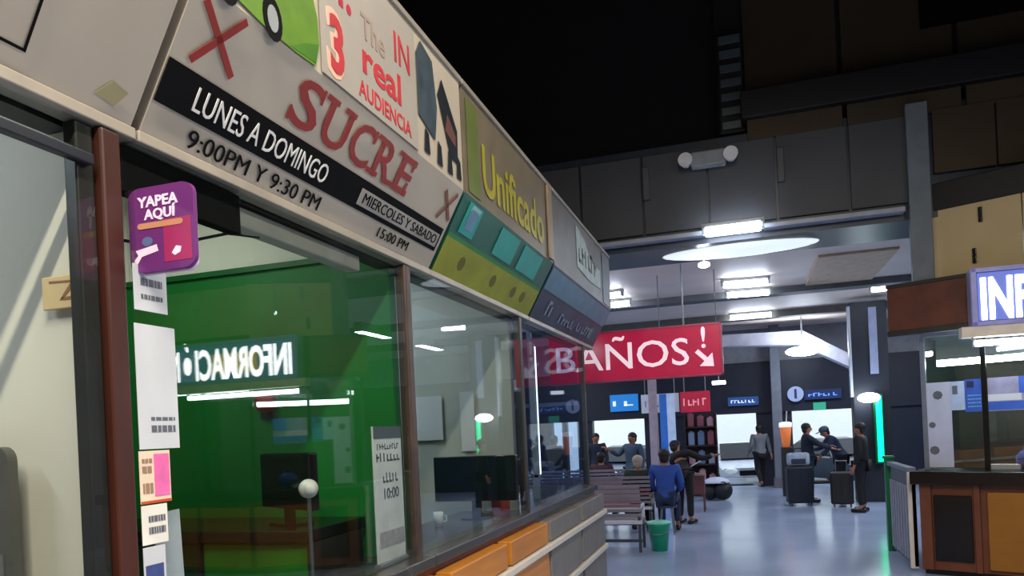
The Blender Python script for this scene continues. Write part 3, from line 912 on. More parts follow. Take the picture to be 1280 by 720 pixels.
KSO = mat('kiosk_soffit', '#d8cbb8', 0.5)
MB().box((-0.03, 0.05, 2.72), (KLEN, 1.95, 2.78)).build('kiosk_ceiling', KSO, kk)
KFA = mat('fascia_brown', '#5a2d1e', 0.45, var=0.25, scale=5)
FL = 0.93
MB().box((-0.25, 0.0, 2.70), (FL, 0.06, 3.20), 0.008).build('fascia', KFA, kk)
MB().box((-0.26, -0.01, 2.65), (FL, 0.07, 2.71), 0.004).build('fascia_edge', DARKPOST, kk)
MB().box((-0.26, -0.01, 3.19), (FL, 0.07, 3.23), 0.004).build('fascia_edge', DARKPOST, kk)
MB().box((-0.2, 0.06, 2.78), (KLEN, 1.95, 2.84)).build('roof_slab', DARKPOST, kk)
KB = mat('kiosk_beige', '#c7b184', 0.6, var=0.06, scale=2)
zt = 4.02
for a, b_ in ((0.14, 1.0), (1.01, KLEN)):
    MB().box((a, 0.3, 2.84), (b_, 0.36, zt), 0.004).build('upper_panel', KB, kk)
DBEAM = mat('dark_beam', '#131316', 0.6)
MB().box((0.08, 0.28, zt), (KLEN, 0.75, zt + 0.3), 0.01).build('upper_beam', DBEAM, kk)
for x, z in ((kat(1225, 265, 0.28)[0], 3.88), (kat(1218, 320, 0.28)[0], 3.45)):
    MB().box((x - 0.02, 0.27, z - 0.08), (x + 0.02, 0.3, z + 0.08), 0.006).build('hook', BLACKG, kk)
# main face, running straight across from the end of the splayed corner
KX = Matrix.Translation((KLEN, 0, 0)) @ Matrix.Rotation(-KRZ, 4, 'Z')


def kmain(name, a, b_, m, bev=0.0):
    return MB().box(a, b_, bev, KX).build(name, m, kk)


ML = 2.6
kmain('base_carcass', (0, 0.03, 0.06), (ML, 0.5, 1.0), KWOOD)
kmain('plinth', (0, 0.06, 0), (ML, 0.5, 0.06), BLACKG)
for k in range(3):
    kmain('front_panel', (0.05 + k * 0.86, -0.01, 0.1), (0.82 + k * 0.86, 0.03, 0.92), KOR, 0.01)
kmain('counter_top', (-0.02, -0.1, 1.0), (ML, 0.55, 1.14), BLACKG, 0.012)
kmain('glass_pane', (0.1, 0.25, 1.14), (ML, 0.262, 2.62), GLASS)
for x in (0.9, 1.75, ML - 0.05):
    kmain('mullion', (x, 0.23, 1.14), (x + 0.05, 0.28, 2.62), BLACKG, 0.004)
kmain('top_rail', (0.1, 0.22, 2.62), (ML, 0.30, 2.72), KM, 0.004)
kmain('kiosk_ceiling', (0.1, 0.2, 2.72), (ML, 1.95, 2.78), KSO)
kmain('back_panel', (0.4, 1.95, 0), (ML, 2.0, 2.72), KIN)
kmain('end_panel', (ML, 0.1, 0), (ML + 0.04, 2.0, 3.3), KFA)
kmain('fascia', (0.1, 0.2, 2.78), (ML, 0.26, 3.3), KFA, 0.008)
kmain('roof_slab', (0.1, 0.27, 2.78), (ML, 1.95, 2.84), DARKPOST)
for k in range(3):
    kmain('upper_panel', (0.1 + k * 0.85, 0.35, 2.84), (0.94 + k * 0.85, 0.40, zt), KB, 0.004)
kmain('upper_beam', (0.1, 0.33, zt), (ML, 0.75, zt + 0.3), DBEAM, 0.01)
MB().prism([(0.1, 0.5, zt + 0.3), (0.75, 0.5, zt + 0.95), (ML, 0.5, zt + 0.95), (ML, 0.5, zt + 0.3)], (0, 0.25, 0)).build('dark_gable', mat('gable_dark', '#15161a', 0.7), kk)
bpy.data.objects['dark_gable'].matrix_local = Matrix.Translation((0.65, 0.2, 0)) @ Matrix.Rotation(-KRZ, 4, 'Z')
# lamps inside the kiosk
for (xa_, xb_, y, z, r) in ((0.08, 1.36, 0.62, kat(1220, 450, 0.62)[1], 0.04), (0.55, 0.78, 1.0, 2.50, 0.04), (0.02, 0.2, 0.9, 2.48, 0.03)):
    MB().cyl((xa_, y, z), (xb_, y, z), r).build('lamp_tube', TUBE, kk)
    MB().box((xa_, y - 0.05, z + 0.03), (xb_, y + 0.05, 2.72)).build('lamp_casing', CASING, kk)
MB().cyl(KX @ Vector((0.5, 0.8, 2.6)), KX @ Vector((1.9, 0.8, 2.6)), 0.035).build('lamp_tube', TUBE, kk)
MB().box((0.5, 0.75, 2.63), (1.9, 0.85, 2.72), 0, KX).build('lamp_casing', CASING, kk)

# posters on the kiosk glass
def poster(name, pa, pb, m, label, cat='poster', y=0.245):
    (xa, za), (xb, zb) = kat(pa[0], pa[1], y), kat(pb[0], pb[1], y)
    lo, hi = min(za, zb), max(za, zb)
    o = empty(name, KA + KD * xa + KN * y + Vector((0, 0, lo)), label, cat, KRZ)
    MB().box((0, -0.004, 0), (xb - xa, 0, hi - lo)).build('page', m, o)
    return o, frame_matrix((0, -0.0045, 0), (1, 0, 0), (0, 0, 1)), xb - xa, hi - lo


LILAC = mat('lilac_paper', '#b9bfd6', 0.6, var=0.06)
o, M, w_, h = poster('notice_sheet', (1160, 584), (1188, 477), LILAC, 'tall narrow pale notice on the kiosk glass')
for a, b_, s_ in ((0.3, 0.2, 0.05), (0.25, 0.5, 0.035), (0.5, 0.85, 0.05)):
    patch('dark_spot', GREYINK, o, M, [(a * w_ + s_ * math.cos(t), b_ * h + s_ * math.sin(t)) for t in [k * PI / 4 for k in range(8)]], 0.001)
o, M, w_, h = poster('notice_sheet', (1189, 513), (1206, 476), mat('pale_blue_paper', '#a9bede', 0.6), 'small pale blue notice beside the tall one on the kiosk glass')
patch('dark_spot', GREYINK, o, M, rect(0.02, 0.07, h * 0.55, h * 0.85), 0.001)
o, M, w_, h = poster('blue_poster', (1207, 515), (1229, 473), mat('blue_print', '#2f55b0', 0.5, var=0.15), 'blue poster with pale lines on the kiosk glass')
marks(o, M, w_, ((0.05, 0.012), (0.09, 0.012), (0.13, 0.012), (0.17, 0.012)), mat('pale_blue_ink', '#6fb0e0', 0.5))
patch('dark_block', mat('navy_print', '#16224e', 0.5), o, M, rect(0.02, 0.09, h - 0.09, h - 0.02), 0.001)
o, M, w_, h = poster('picture_poster', (1236, 514), (1300, 468), mat('mauve_print', '#8a8aa6', 0.5, var=0.25, scale=6), 'wide mauve and blue poster beyond the kiosk mullion')
patch('lamp_reflection', PAPER, o, M, rect(0.0, 0.3, h * 0.3, h * 0.5), 0.001)  # painted reflection of a lamp across the poster
patch('blue_bar', mat('blue_print', '#2f55b0', 0.5, var=0.15), o, M, rect(0.0, w_, 0.01, h * 0.28), 0.001)
patch('blue_corner', mat('blue_print', '#2f55b0', 0.5, var=0.15), o, M, rect(w_ * 0.6, w_, h * 0.5, h), 0.001)
x_, z_ = kat(1255, 584, 0.42)
o = empty('paper_stack', KA + KD * x_ + KN * 0.42 + Vector((0, 0, 1.14)), 'low stack of white papers on the black kiosk counter', 'papers', KRZ)
for k in range(4):
    MB().box((-0.16 + 0.01 * (k % 2), -0.08, k * 0.012), (0.16, 0.08 - 0.008 * (k % 3), k * 0.012 + 0.010)).build('page', PAPER, o)
x_, z_ = kat(1275, 575, 0.45)
o = empty('blue_bag', KA + KD * (x_ + 0.1) + KN * 0.45 + Vector((0, 0, 1.14)), 'blue bag on the kiosk counter behind the glass', 'bag', KRZ)
MB().ball((0, 0, 0.1), 0.14, (1.0, 0.6, 0.8)).build('body', mat('bag_blue', '#3b55a0', 0.6), o, True)
MB().tube([(-0.07, 0, 0.19), (-0.04, 0, 0.27), (0.04, 0, 0.27), (0.07, 0, 0.19)], 0.01).build('handle', mat('bag_blue', '#3b55a0', 0.6), o)

# illuminated information sign: faces down the hall
SY = 8.55
p0, p1 = at(1216, 408, Y=SY), at(1216, 336, Y=SY)
sx0 = p0.x
sz0, sz1 = p0.z - 0.0, p1.z
o = empty('information_sign', (sx0, SY, sz0), 'lit sign box reading INFORMACION in white letters on the kiosk', 'sign')
SLEN = 2.15
SH = sz1 - sz0
MB().box((0, 0.02, 0), (SLEN, 0.16, SH), 0.01).build('case', mat('sign_case_lilac', '#8a8aa6', 0.35), o)
BK = glow('sign_face', '#5a68ae', 1.0)
MB().box((0.06, 0.0, 0.05), (SLEN - 0.06, 0.02, SH - 0.05)).build('face', BK, o)
TAN = glow('sign_tan', '#d8a868', 1.6)
FMX = frame_matrix((0, -0.001, 0), (1, 0, 0), (0, 0, 1))
patch('tan_glow_band', TAN, o, FMX, rect(0.62, 1.35, SH * 0.25, SH * 0.7), 0.001)
LET = glow('sign_letters', '#ffffff', 9)
lettering('INFORMACI\u00d3N', 'lettering', LET, o, FMX @ Matrix.Translation((0.07, 0.075, 0.003)), (SH - 0.15) * 1.32, 0.032, width=SLEN - 0.14)
RIM = mat('sign_rim_violet', '#8684b4', 0.35, emit=0.35)
for a, b_ in (((0, -0.02, 0), (SLEN, 0.02, 0.04)), ((0, -0.02, SH - 0.04), (SLEN, 0.02, SH)), ((0, -0.02, 0), (0.045, 0.02, SH)), ((SLEN - 0.045, -0.02, 0), (SLEN, 0.02, SH))):
    MB().box(a, b_, 0.004).build('rim', RIM, o)
for x in (0.25, SLEN - 0.4):
    MB().box((x, 0.15, 0.1), (x + 0.1, 0.2, 0.2)).build('bracket', CASING, o)
p0 = at(1165, 442, Y=SY)
o = empty('sign_tube_light', (sx0 - 0.1, SY, sz0 - 0.14), 'white tube light slung under the lit information sign', 'light')
MB().cyl((0.12, 0.05, -0.03), (1.9, 0.05, -0.03), 0.03).build('tube', TUBE, o)
MB().box((0.0, 0.0, 0.03), (2.1, 0.12, 0.14), 0.006).build('casing', mat('pale_soffit', '#e8dccb', 0.5), o)
for x in (0.10, 1.9):
    MB().box((x, 0.03, -0.06), (x + 0.02, 0.07, 0.03)).build('lamp_holder', CASING, o)

# pillar on the kiosk roof
struct('trim_7', MB().box((1.84, 9.19, 2.85), (2.06, 9.275, 5.2), 0.01), mat('pillar_blue_grey', '#6c747c', 0.6))
# ribbed side panel of the kiosk
o = empty('kiosk_side_panel', (1.74, 9.35, 0), 'low grey ribbed side panel of the kiosk, running back from its base', 'panel')
MB().box((0.02, 0, 0.05), (0.06, 1.25, 1.12)).build('board', mat('side_grey', '#5a5f6c', 0.5), o)
for k in range(8):
    MB().box((-0.01, 0.05 + k * 0.15, 0.1), (0.02, 0.12 + k * 0.15, 0.95), 0.006).build('rib', mat('side_rib', '#8a8ea0', 0.45), o)
MB().box((-0.02, 0.0, 0.03), (0.06, 0.05, 1.12), 0.004).build('edge_strip', STRIPW, o)
MB().box((-0.02, 0.0, 1.12), (0.07, 1.27, 1.17), 0.004).build('cap_rail', mat('side_cap', '#6a7080', 0.4), o)
o = empty('green_post', (1.76, 10.72, 0), 'short dark green post at the rear of the kiosk side', 'post')
MB().box((-0.05, -0.05, 0), (0.05, 0.05, 1.2), 0.01).build('shaft', mat('post_green', '#0f6a42', 0.4), o)
MB().box((-0.065, -0.065, 1.2), (0.065, 0.065, 1.24), 0.01).build('cap', mat('post_green', '#0f6a42', 0.4), o)

# dark column with green neon beyond
p0, p1 = at(1066, 480, Y=16.6), at(1092, 480, Y=16.6)
o = empty('column', (p0.x, 16.6, 0), 'dark navy column behind the kiosk, carrying the green neon', 'column')
MB().box((0, 0, 0), (p1.x - p0.x + 0.3, 0.4, 4.08), 0.01).build('shaft', mat('column_navy', '#121a2a', 0.5), o)
MB().box((-0.05, -0.06, 2.15), (-0.0, 0.1, 4.0)).build('pale_strip', mat('pale_strip_grey', '#b8bfcc', 0.4), o)
MB().box((p1.x - p0.x - 0.05, -0.05, 2.6), (p1.x - p0.x + 0.1, -0.0, 3.95)).build('poster_strip', mat('strip_blue_grey', '#8f98b8', 0.5), o)
p0, p1 = at(1098, 495, Y=16.3), at(1104, 577, Y=16.3)
o = empty('neon_tube', (p0.x, 16.3, p1.z), 'vertical bright green neon tube on the dark column', 'neon light')
MB().cyl((0, 0, 0), (0, 0, p0.z - p1.z), 0.055).build('tube', glow('green_neon', '#00e89a', 2.4), o)
MB().box((-0.09, 0.06, -0.05), (0.09, 0.3, p0.z - p1.z + 0.05), 0.01).build('back_plate', mat('neon_back', '#0a3a26', 0.4), o)
for z in (0.05, 1.0):
    MB().box((-0.03, 0, z), (0.03, 0.1, z + 0.05)).build('clip', STEEL, o)
p0 = at(1086, 497, Y=16.2)
o = empty('spot_lamp', (p0.x, 16.2, p0.z), 'white glaring lamp at the head of the green neon', 'light')
MB().ball((0, 0, 0), 0.13, (1.6, 0.8, 0.75)).build('bulb', TUBE, o, True)
MB().cyl((0, 0.05, 0.02), (0, 0.42, 0.08), 0.03).build('arm', CASING, o)

# ================================================================== HANGING RED SIGN
BY = 10.3
p0, p1 = at(905, 470, Y=BY), at(905, 400, Y=BY)
bx0, bx1, bz0, bz1 = -2.62, p0.x, p0.z + 0.02, p1.z - 0.02
o = empty('hanging_sign', (bx0, BY, bz0), 'red hanging sign reading BANOS with a small arrow', 'sign')
BW, BH = bx1 - bx0, bz1 - bz0
MB().box((0, 0, 0), (BW, 0.10, BH), 0.012).build('box', mat('sign_red', '#c01f48', 0.18, var=0.06, spec=0.7, emit=0.30), o)
PKW = glow('sign_pink_white', '#f6dbe4', 0.55)
FB = frame_matrix((0, -0.002, 0), (1, 0, 0), (0, 0, 1))
lettering('BA\u00d1OS', 'lettering', PKW, o, FB @ Matrix.Translation((0.06, 0.17, 0)), 0.52, 0.004, width=1.84)
pts = [(BW - 0.26, 0.66), (BW - 0.20, 0.66), (BW - 0.20, 0.50), (BW - 0.26, 0.40)]
lettering('!', 'lettering', PKW, o, FB @ Matrix.Translation((BW - 0.30, 0.38, 0)), 0.40, 0.01)
AM = FB @ Matrix.Translation((BW - 0.22, 0.22, 0)) @ Matrix.Rotation(math.radians(-45), 4, 'Z')
patch('arrow', PKW, o, AM, [(-0.17, -0.03), (0.0, -0.03), (0.0, -0.12), (0.14, 0), (0.0, 0.12), (0.0, 0.03), (-0.17, 0.03)], 0.002)
for a, b_ in (((0, -0.01, 0), (BW, 0.11, 0.025)), ((0, -0.01, BH - 0.025), (BW, 0.11, BH)), ((BW - 0.03, -0.01, 0), (BW, 0.11, BH))):
    MB().box(a, b_, 0.004).build('rim', mat('sign_rim_pink', '#b84a68', 0.3), o)
for x in (0.5, BW - 0.5):
    MB().cyl((x, 0.05, BH), (x, 0.05, 3.95 - bz0), 0.012).build('hanger', CASING, o)
for (xa, xb, ya_) in ((730, 752, 478), (793, 861, 473), (890, 907, 481)):
    p0, p1 = at(xa, ya_, Y=12.2), at(xb, ya_ - 3, Y=12.2)
    lab = {730: 'short tube light under the start of the red sign', 793: 'long tube light below the middle of the red sign', 890: 'small bright light below the arrow corner of the red sign'}[xa]
    t = empty('low_tube_light', (p0.x, 12.2, p0.z), lab, 'light')
    MB().box((0, 0.0, 0), (p1.x - p0.x, 0.1, 0.06), 0.01).build('tube', glow('soft_tube', '#f2f6ff', 3.0), t)
    MB().cyl(((p1.x - p0.x) / 2, 0.05, 0.06), ((p1.x - p0.x) / 2, 0.05, 4.2 - p0.z), 0.008).build('rod', CASING, t)

# ================================================================== FAR SIGNS AND STALLS
def far_sign(pa, pb, Y, label, face, txt=None, tm=None, depth=0.08, glowm=True, rod=True):
    p0, p1 = at(pa[0], pa[1], Y=Y), at(pb[0], pb[1], Y=Y)
    x0, x1, z0, z1 = min(p0.x, p1.x), max(p0.x, p1.x), min(p0.z, p1.z), max(p0.z, p1.z)
    o = empty('shop_sign', (x0, Y, z0), label, 'sign')
    MB().box((0, 0, 0), (x1 - x0, depth, z1 - z0), 0.01).build('box', face, o)
    if txt:
        scribble('shop_print', tm, o, frame_matrix((0.1 * (x1 - x0), -0.001, 0.32 * (z1 - z0)), (1, 0, 0), (0, 0, 1)), (x1 - x0) * 0.8, (z1 - z0) * 0.36, txt)
    if rod:
        for x in (0.1, x1 - x0 - 0.1):
            MB().cyl((x, depth / 2, z1 - z0), (x, depth / 2, 4.2 - z0), 0.012).build('hanger', CASING, o)
    return o


SKYL = glow('pale_sky_glow', '#cfe0ff', 0.9)
far_sign((763, 515), (797, 492), 20.78, 'glowing blue shop sign over the doorway farthest from the kiosk', glow('sign_blue', '#1d6fb8', 0.9), 2, SKYL, rod=False)
far_sign((802, 517), (848, 491), 18.6, 'white shop board hanging beside the small red board', mat('board_white', '#b9bed0', 0.5, emit=0.25), 6, mat('board_ink', '#8d93aa', 0.5))
far_sign((851, 516), (887, 488), 18.5, 'small red shop board with pale script, beside the white one', mat('board_red', '#b01c3c', 0.4, emit=0.35), 5, glow('pale_red_ink', '#e89aa8', 0.5))
far_sign((910, 508), (948, 495), 20.78, 'narrow blue glowing sign over the middle doorway', glow('sign_blue_dim', '#274a86', 0.5), 7, SKYL, rod=False)
far_sign((1006, 500), (1052, 485), 20.78, 'dim blue glowing sign with a round emblem over the doorway near the kiosk', glow('sign_navy', '#142a5c', 0.35), 6, glow('blue_ink', '#6a9af0', 0.9), rod=False)
em_ = bpy.data.objects['shop_sign.004']
MB().cyl((-0.22, -0.02, 0.17), (-0.22, 0.06, 0.17), 0.2, n=20).build('round_emblem', glow('emblem_pale', '#8f9fc4', 0.6), em_)
MB().box((-0.25, -0.03, 0.05), (-0.19, -0.02, 0.30)).build('emblem_mark', glow('sign_navy', '#142a5c', 0.35), em_)
MB().box((0.2, -0.01, -0.28), (0.5, 0.05, -0.08)).build('green_tab', glow('tab_green', '#2f9a7a', 0.6), em_)

o = empty('banner_stand', (-1.94, 18.1, 0), 'tall roll-up banner striped blue and pale blue', 'banner')
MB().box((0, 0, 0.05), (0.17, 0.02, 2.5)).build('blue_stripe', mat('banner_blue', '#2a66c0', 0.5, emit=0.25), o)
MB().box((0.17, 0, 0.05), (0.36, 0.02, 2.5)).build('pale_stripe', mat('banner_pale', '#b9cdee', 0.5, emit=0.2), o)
MB().box((-0.05, -0.1, 0), (0.41, 0.12, 0.05), 0.01).build('foot', STEEL, o)
o = empty('column', (-2.25, 18.5, 0), 'slim pinkish white column behind the seated crowd', 'column')
MB().box((0, 0, 0), (0.2, 0.2, 4.2), 0.01).build('shaft', mat('column_pink', '#b7a6b2', 0.6), o)
MB().box((-0.03, -0.03, 0), (0.23, 0.23, 0.2), 0.01).build('base', mat('column_base', '#6a646c', 0.6), o)
o = empty('column', (0.68, 20.3, 0), 'grey column between the middle doorway and the next', 'column')
MB().box((0, 0, 0), (0.24, 0.24, 4.2), 0.01).build('shaft', mat('column_grey', '#6d7480', 0.6), o)
MB().box((-0.03, -0.03, 0), (0.27, 0.27, 0.25), 0.01).build('base', mat('column_base', '#6a646c', 0.6), o)
o = empty('display_rack', (-1.4, 18.3, 0), 'dark maroon display rack with pale goods under the small red board', 'rack')
MB().box((0, 0.3, 0), (0.75, 0.35, 1.98)).build('back', mat('rack_maroon', '#2a161e', 0.6), o)
for x in (0, 0.72):
    MB().box((x, 0, 0), (x + 0.03, 0.35, 1.98)).build('side', mat('rack_maroon', '#2a161e', 0.6), o)
for k in range(4):
    MB().box((0.03, 0.02, 0.3 + k * 0.45), (0.72, 0.3, 0.33 + k * 0.45)).build('shelf', mat('rack_maroon', '#2a161e', 0.6), o)
hues = ('#7f94b8', '#b58a9c', '#5d7aa0', '#9aa6c0', '#8a4a5c')
for k in range(4):
    for j in range(3):
        hgt = random.uniform(0.18, 0.34)
        c = random.choice(hues)
        t = tag(MB().box((-1.33 + j * 0.23, 18.4, 0.331 + k * 0.45), (-1.18 + j * 0.23, 18.52, 0.331 + k * 0.45 + hgt), 0.015).box((-1.29 + j * 0.23, 18.43, 0.331 + k * 0.45 + hgt), (-1.22 + j * 0.23, 18.49, 0.331 + k * 0.45 + hgt + 0.03), 0.005).build('packet', mat('packet_' + c[1:], c, 0.5)), 'small packet, %s on the %s shelf of the maroon display rack' % (('first', 'middle', 'last')[j], ('lowest', 'second lowest', 'second highest', 'top')[k]), 'packet', 'packets on the display rack')
o = empty('side_table', (-1.22, 15.2, 0), 'small brown covered table beside the standing dark figure', 'table')
MB().box((0, 0, 0.72), (0.42, 0.4, 0.76), 0.01).build('tabletop', mat('table_tan', '#8a7468', 0.5), o)
MB().box((0.03, 0.02, 0.35), (0.39, 0.38, 0.72)).build('apron', mat('table_maroon', '#5c2c34', 0.6), o)
for x in (0.04, 0.36):
    for y in (0.04, 0.34):
        MB().box((x, y, 0), (x + 0.03, y + 0.03, 0.35)).build('leg', mat('table_maroon', '#5c2c34', 0.6), o)
o = tag(MB().box((-0.17, -0.1, -0.01), (0.17, 0.1, 0.01), 0.003, Matrix.Translation((-1.0, 15.35, 0.95)) @ Matrix.Rotation(-0.5, 4, 'Y')).box((-1.15, 15.32, 0.76), (-1.08, 15.38, 0.89)).build('tilted_board', PAPER), 'white tilted board propped on the small brown table', 'board')

o = empty('cup_display', (0.88, 18.2, 0), 'orange cup-shaped lit display with a white lid on a dark stand', 'display')
MB().lathe([(0.08, 1.12), (0.13, 1.58)], n=20).build('cup', mat('cup_orange', '#d8743a', 0.5, emit=0.45), o, True)
MB().lathe([(0.14, 1.58), (0.14, 1.68), (0.08, 1.70)], n=20).build('lid', glow('lid_white', '#f2e8e4', 0.9), o, True)
MB().box((-0.12, -0.12, 0), (0.12, 0.12, 1.12), 0.01).build('stand', mat('stand_dark', '#20222c', 0.5), o)
MB().cyl((0.02, 0, 1.69), (0.04, 0, 1.95), 0.015).build('straw', PAPER, o)

# ------------------------------------------------------------------ benches
BENCH = mat('bench_grey', '#8a8590', 0.35, metal=0.3, var=0.1)
BENCHR = mat('bench_rose', '#86646f', 0.4, var=0.1)


def bench(loc, L, label):
    """row seat facing away from the ticket aisle (+Y): slatted back nearest"""
    o = empty('waiting_bench', loc, label, 'bench', 0, 'waiting benches')
    for k in range(7):
        MB().box((0, 0.0 + k * -0.012, 0.50 + k * 0.068), (L, 0.03 - k * 0.012, 0.545 + k * 0.068), 0.004).build('back_slat', BENCHR if k in (2, 3) else BENCH, o)
    for k in range(5):
        MB().box((0, 0.06 + k * 0.085, 0.43), (L, 0.13 + k * 0.085, 0.455), 0.004).build('seat_slat', BENCH, o)
    MB().box((-0.01, -0.03, 0.40), (L + 0.01, 0.05, 0.45), 0.006).build('frame_rail', mat('bench_rail', '#c8cad4', 0.3), o)
    MB().box((0.0, 0.02, 0.14), (L, 0.06, 0.18), 0.004).build('stretcher', mat('bench_dark', '#3a3e4a', 0.4), o)
    for x in (0.02, L / 2, L - 0.05):
        MB().box((x, 0.0, 0), (x + 0.04, 0.05, 0.5)).box((x, 0.05, 0.36), (x + 0.04, 0.48, 0.42)).build('leg', mat('bench_dark', '#3a3e4a', 0.4), o)
        MB().box((x, 0.42, 0), (x + 0.04, 0.47, 0.4)).build('leg', mat('bench_dark', '#3a3e4a', 0.4), o)
    for x in (0.0, L - 0.04):
        MB().box((x, 0.0, 0.62), (x + 0.04, 0.42, 0.655), 0.008).box((x, 0.36, 0.42), (x + 0.04, 0.40, 0.63)).build('armrest', mat('bench_rail', '#c8cad4', 0.3), o)
    return o


bench((-3.5, 10.5, 0), 2.05, 'slatted metal bench nearest the ticket booths, nobody on it')
bench((-3.6, 12.3, 0), 2.08, 'metal bench where the grey-haired person sits')
bench((-4.2, 14.4, 0), 2.3, 'metal bench where the person in maroon sits')

o = empty('stool', (-1.28, 12.3, 0), 'dark stool under the person in the blue jacket', 'stool')
MB().lathe([(0.16, 0.43), (0.17, 0.445), (0.17, 0.465), (0.15, 0.47)], n=20).build('seat', mat('bench_dark', '#3a3e4a', 0.4), o)
for k in range(4):
    a = PI / 4 + k * PI / 2
    MB().cyl((0.11 * math.cos(a), 0.11 * math.sin(a), 0.44), (0.17 * math.cos(a), 0.17 * math.sin(a), 0), 0.014).build('leg', STEEL, o)

# green bucket
p = at(825, 688, Z=0)
o = empty('bucket', (p.x, p.y, 0), 'green plastic bucket with pale lid on the floor beside the nearest bench', 'bucket')
MB().lathe([(0.11, 0), (0.155, 0.36), (0.165, 0.37), (0.165, 0.39)], n=24).build('body', mat('bucket_green', '#0f9a74', 0.35, var=0.1), o, True)
MB().lathe([(0.172, 0.385), (0.172, 0.41), (0.10, 0.425)], n=24).build('lid', mat('lid_mint', '#7fd0bc', 0.35), o, True)
MB().tube([(0.165, 0, 0.36), (0.15, -0.12, 0.30), (0.05, -0.19, 0.25), (-0.05, -0.19, 0.25), (-0.15, -0.12, 0.30), (-0.165, 0, 0.36)], 0.006).build('handle', STEEL, o)


# ================================================================== PEOPLE
SKIN = mat('skin', '#9c6a54', 0.6, var=0.05)
HAIRB = mat('hair_black', '#0d0c0d', 0.6)
HAIRG = mat('hair_grey', '#a39a90', 0.7, var=0.2, scale=30)
EYEW = mat('eye_dark', '#140f0e', 0.3)
LIP = mat('lip', '#7a3f3a', 0.5)


def skin_mesh(name, joints, edges, m, parent, levels=1):
    names = list(joints)
    idx = {n: i for i, n in enumerate(names)}
    me = bpy.data.meshes.new(name)
    me.from_pydata([joints[n][0] for n in names], [(idx[a], idx[b_]) for a, b_ in edges], [])
    tmp = bpy.data.objects.new(name, me)
    COL.objects.link(tmp)
    md = tmp.modifiers.new('skin', 'SKIN')
    md.use_smooth_shade = True
    sd = tmp.modifiers.new('sub', 'SUBSURF')
    sd.levels = sd.render_levels = levels
    sv = me.skin_vertices[0].data
    for n in names:
        r = joints[n][1]
        sv[idx[n]].radius = r if isinstance(r, tuple) else (r, r)
    sv[0].use_root = True
    bpy.context.view_layer.update()
    out = bpy.data.meshes.new_from_object(tmp.evaluated_get(bpy.context.evaluated_depsgraph_get()))
    bpy.data.objects.remove(tmp)
    out.name = name
    out.materials.clear()
    return link(name, out, m, parent, True)


def lerp(a, b_, t):
    return tuple(a[i] + (b_[i] - a[i]) * t for i in range(3))


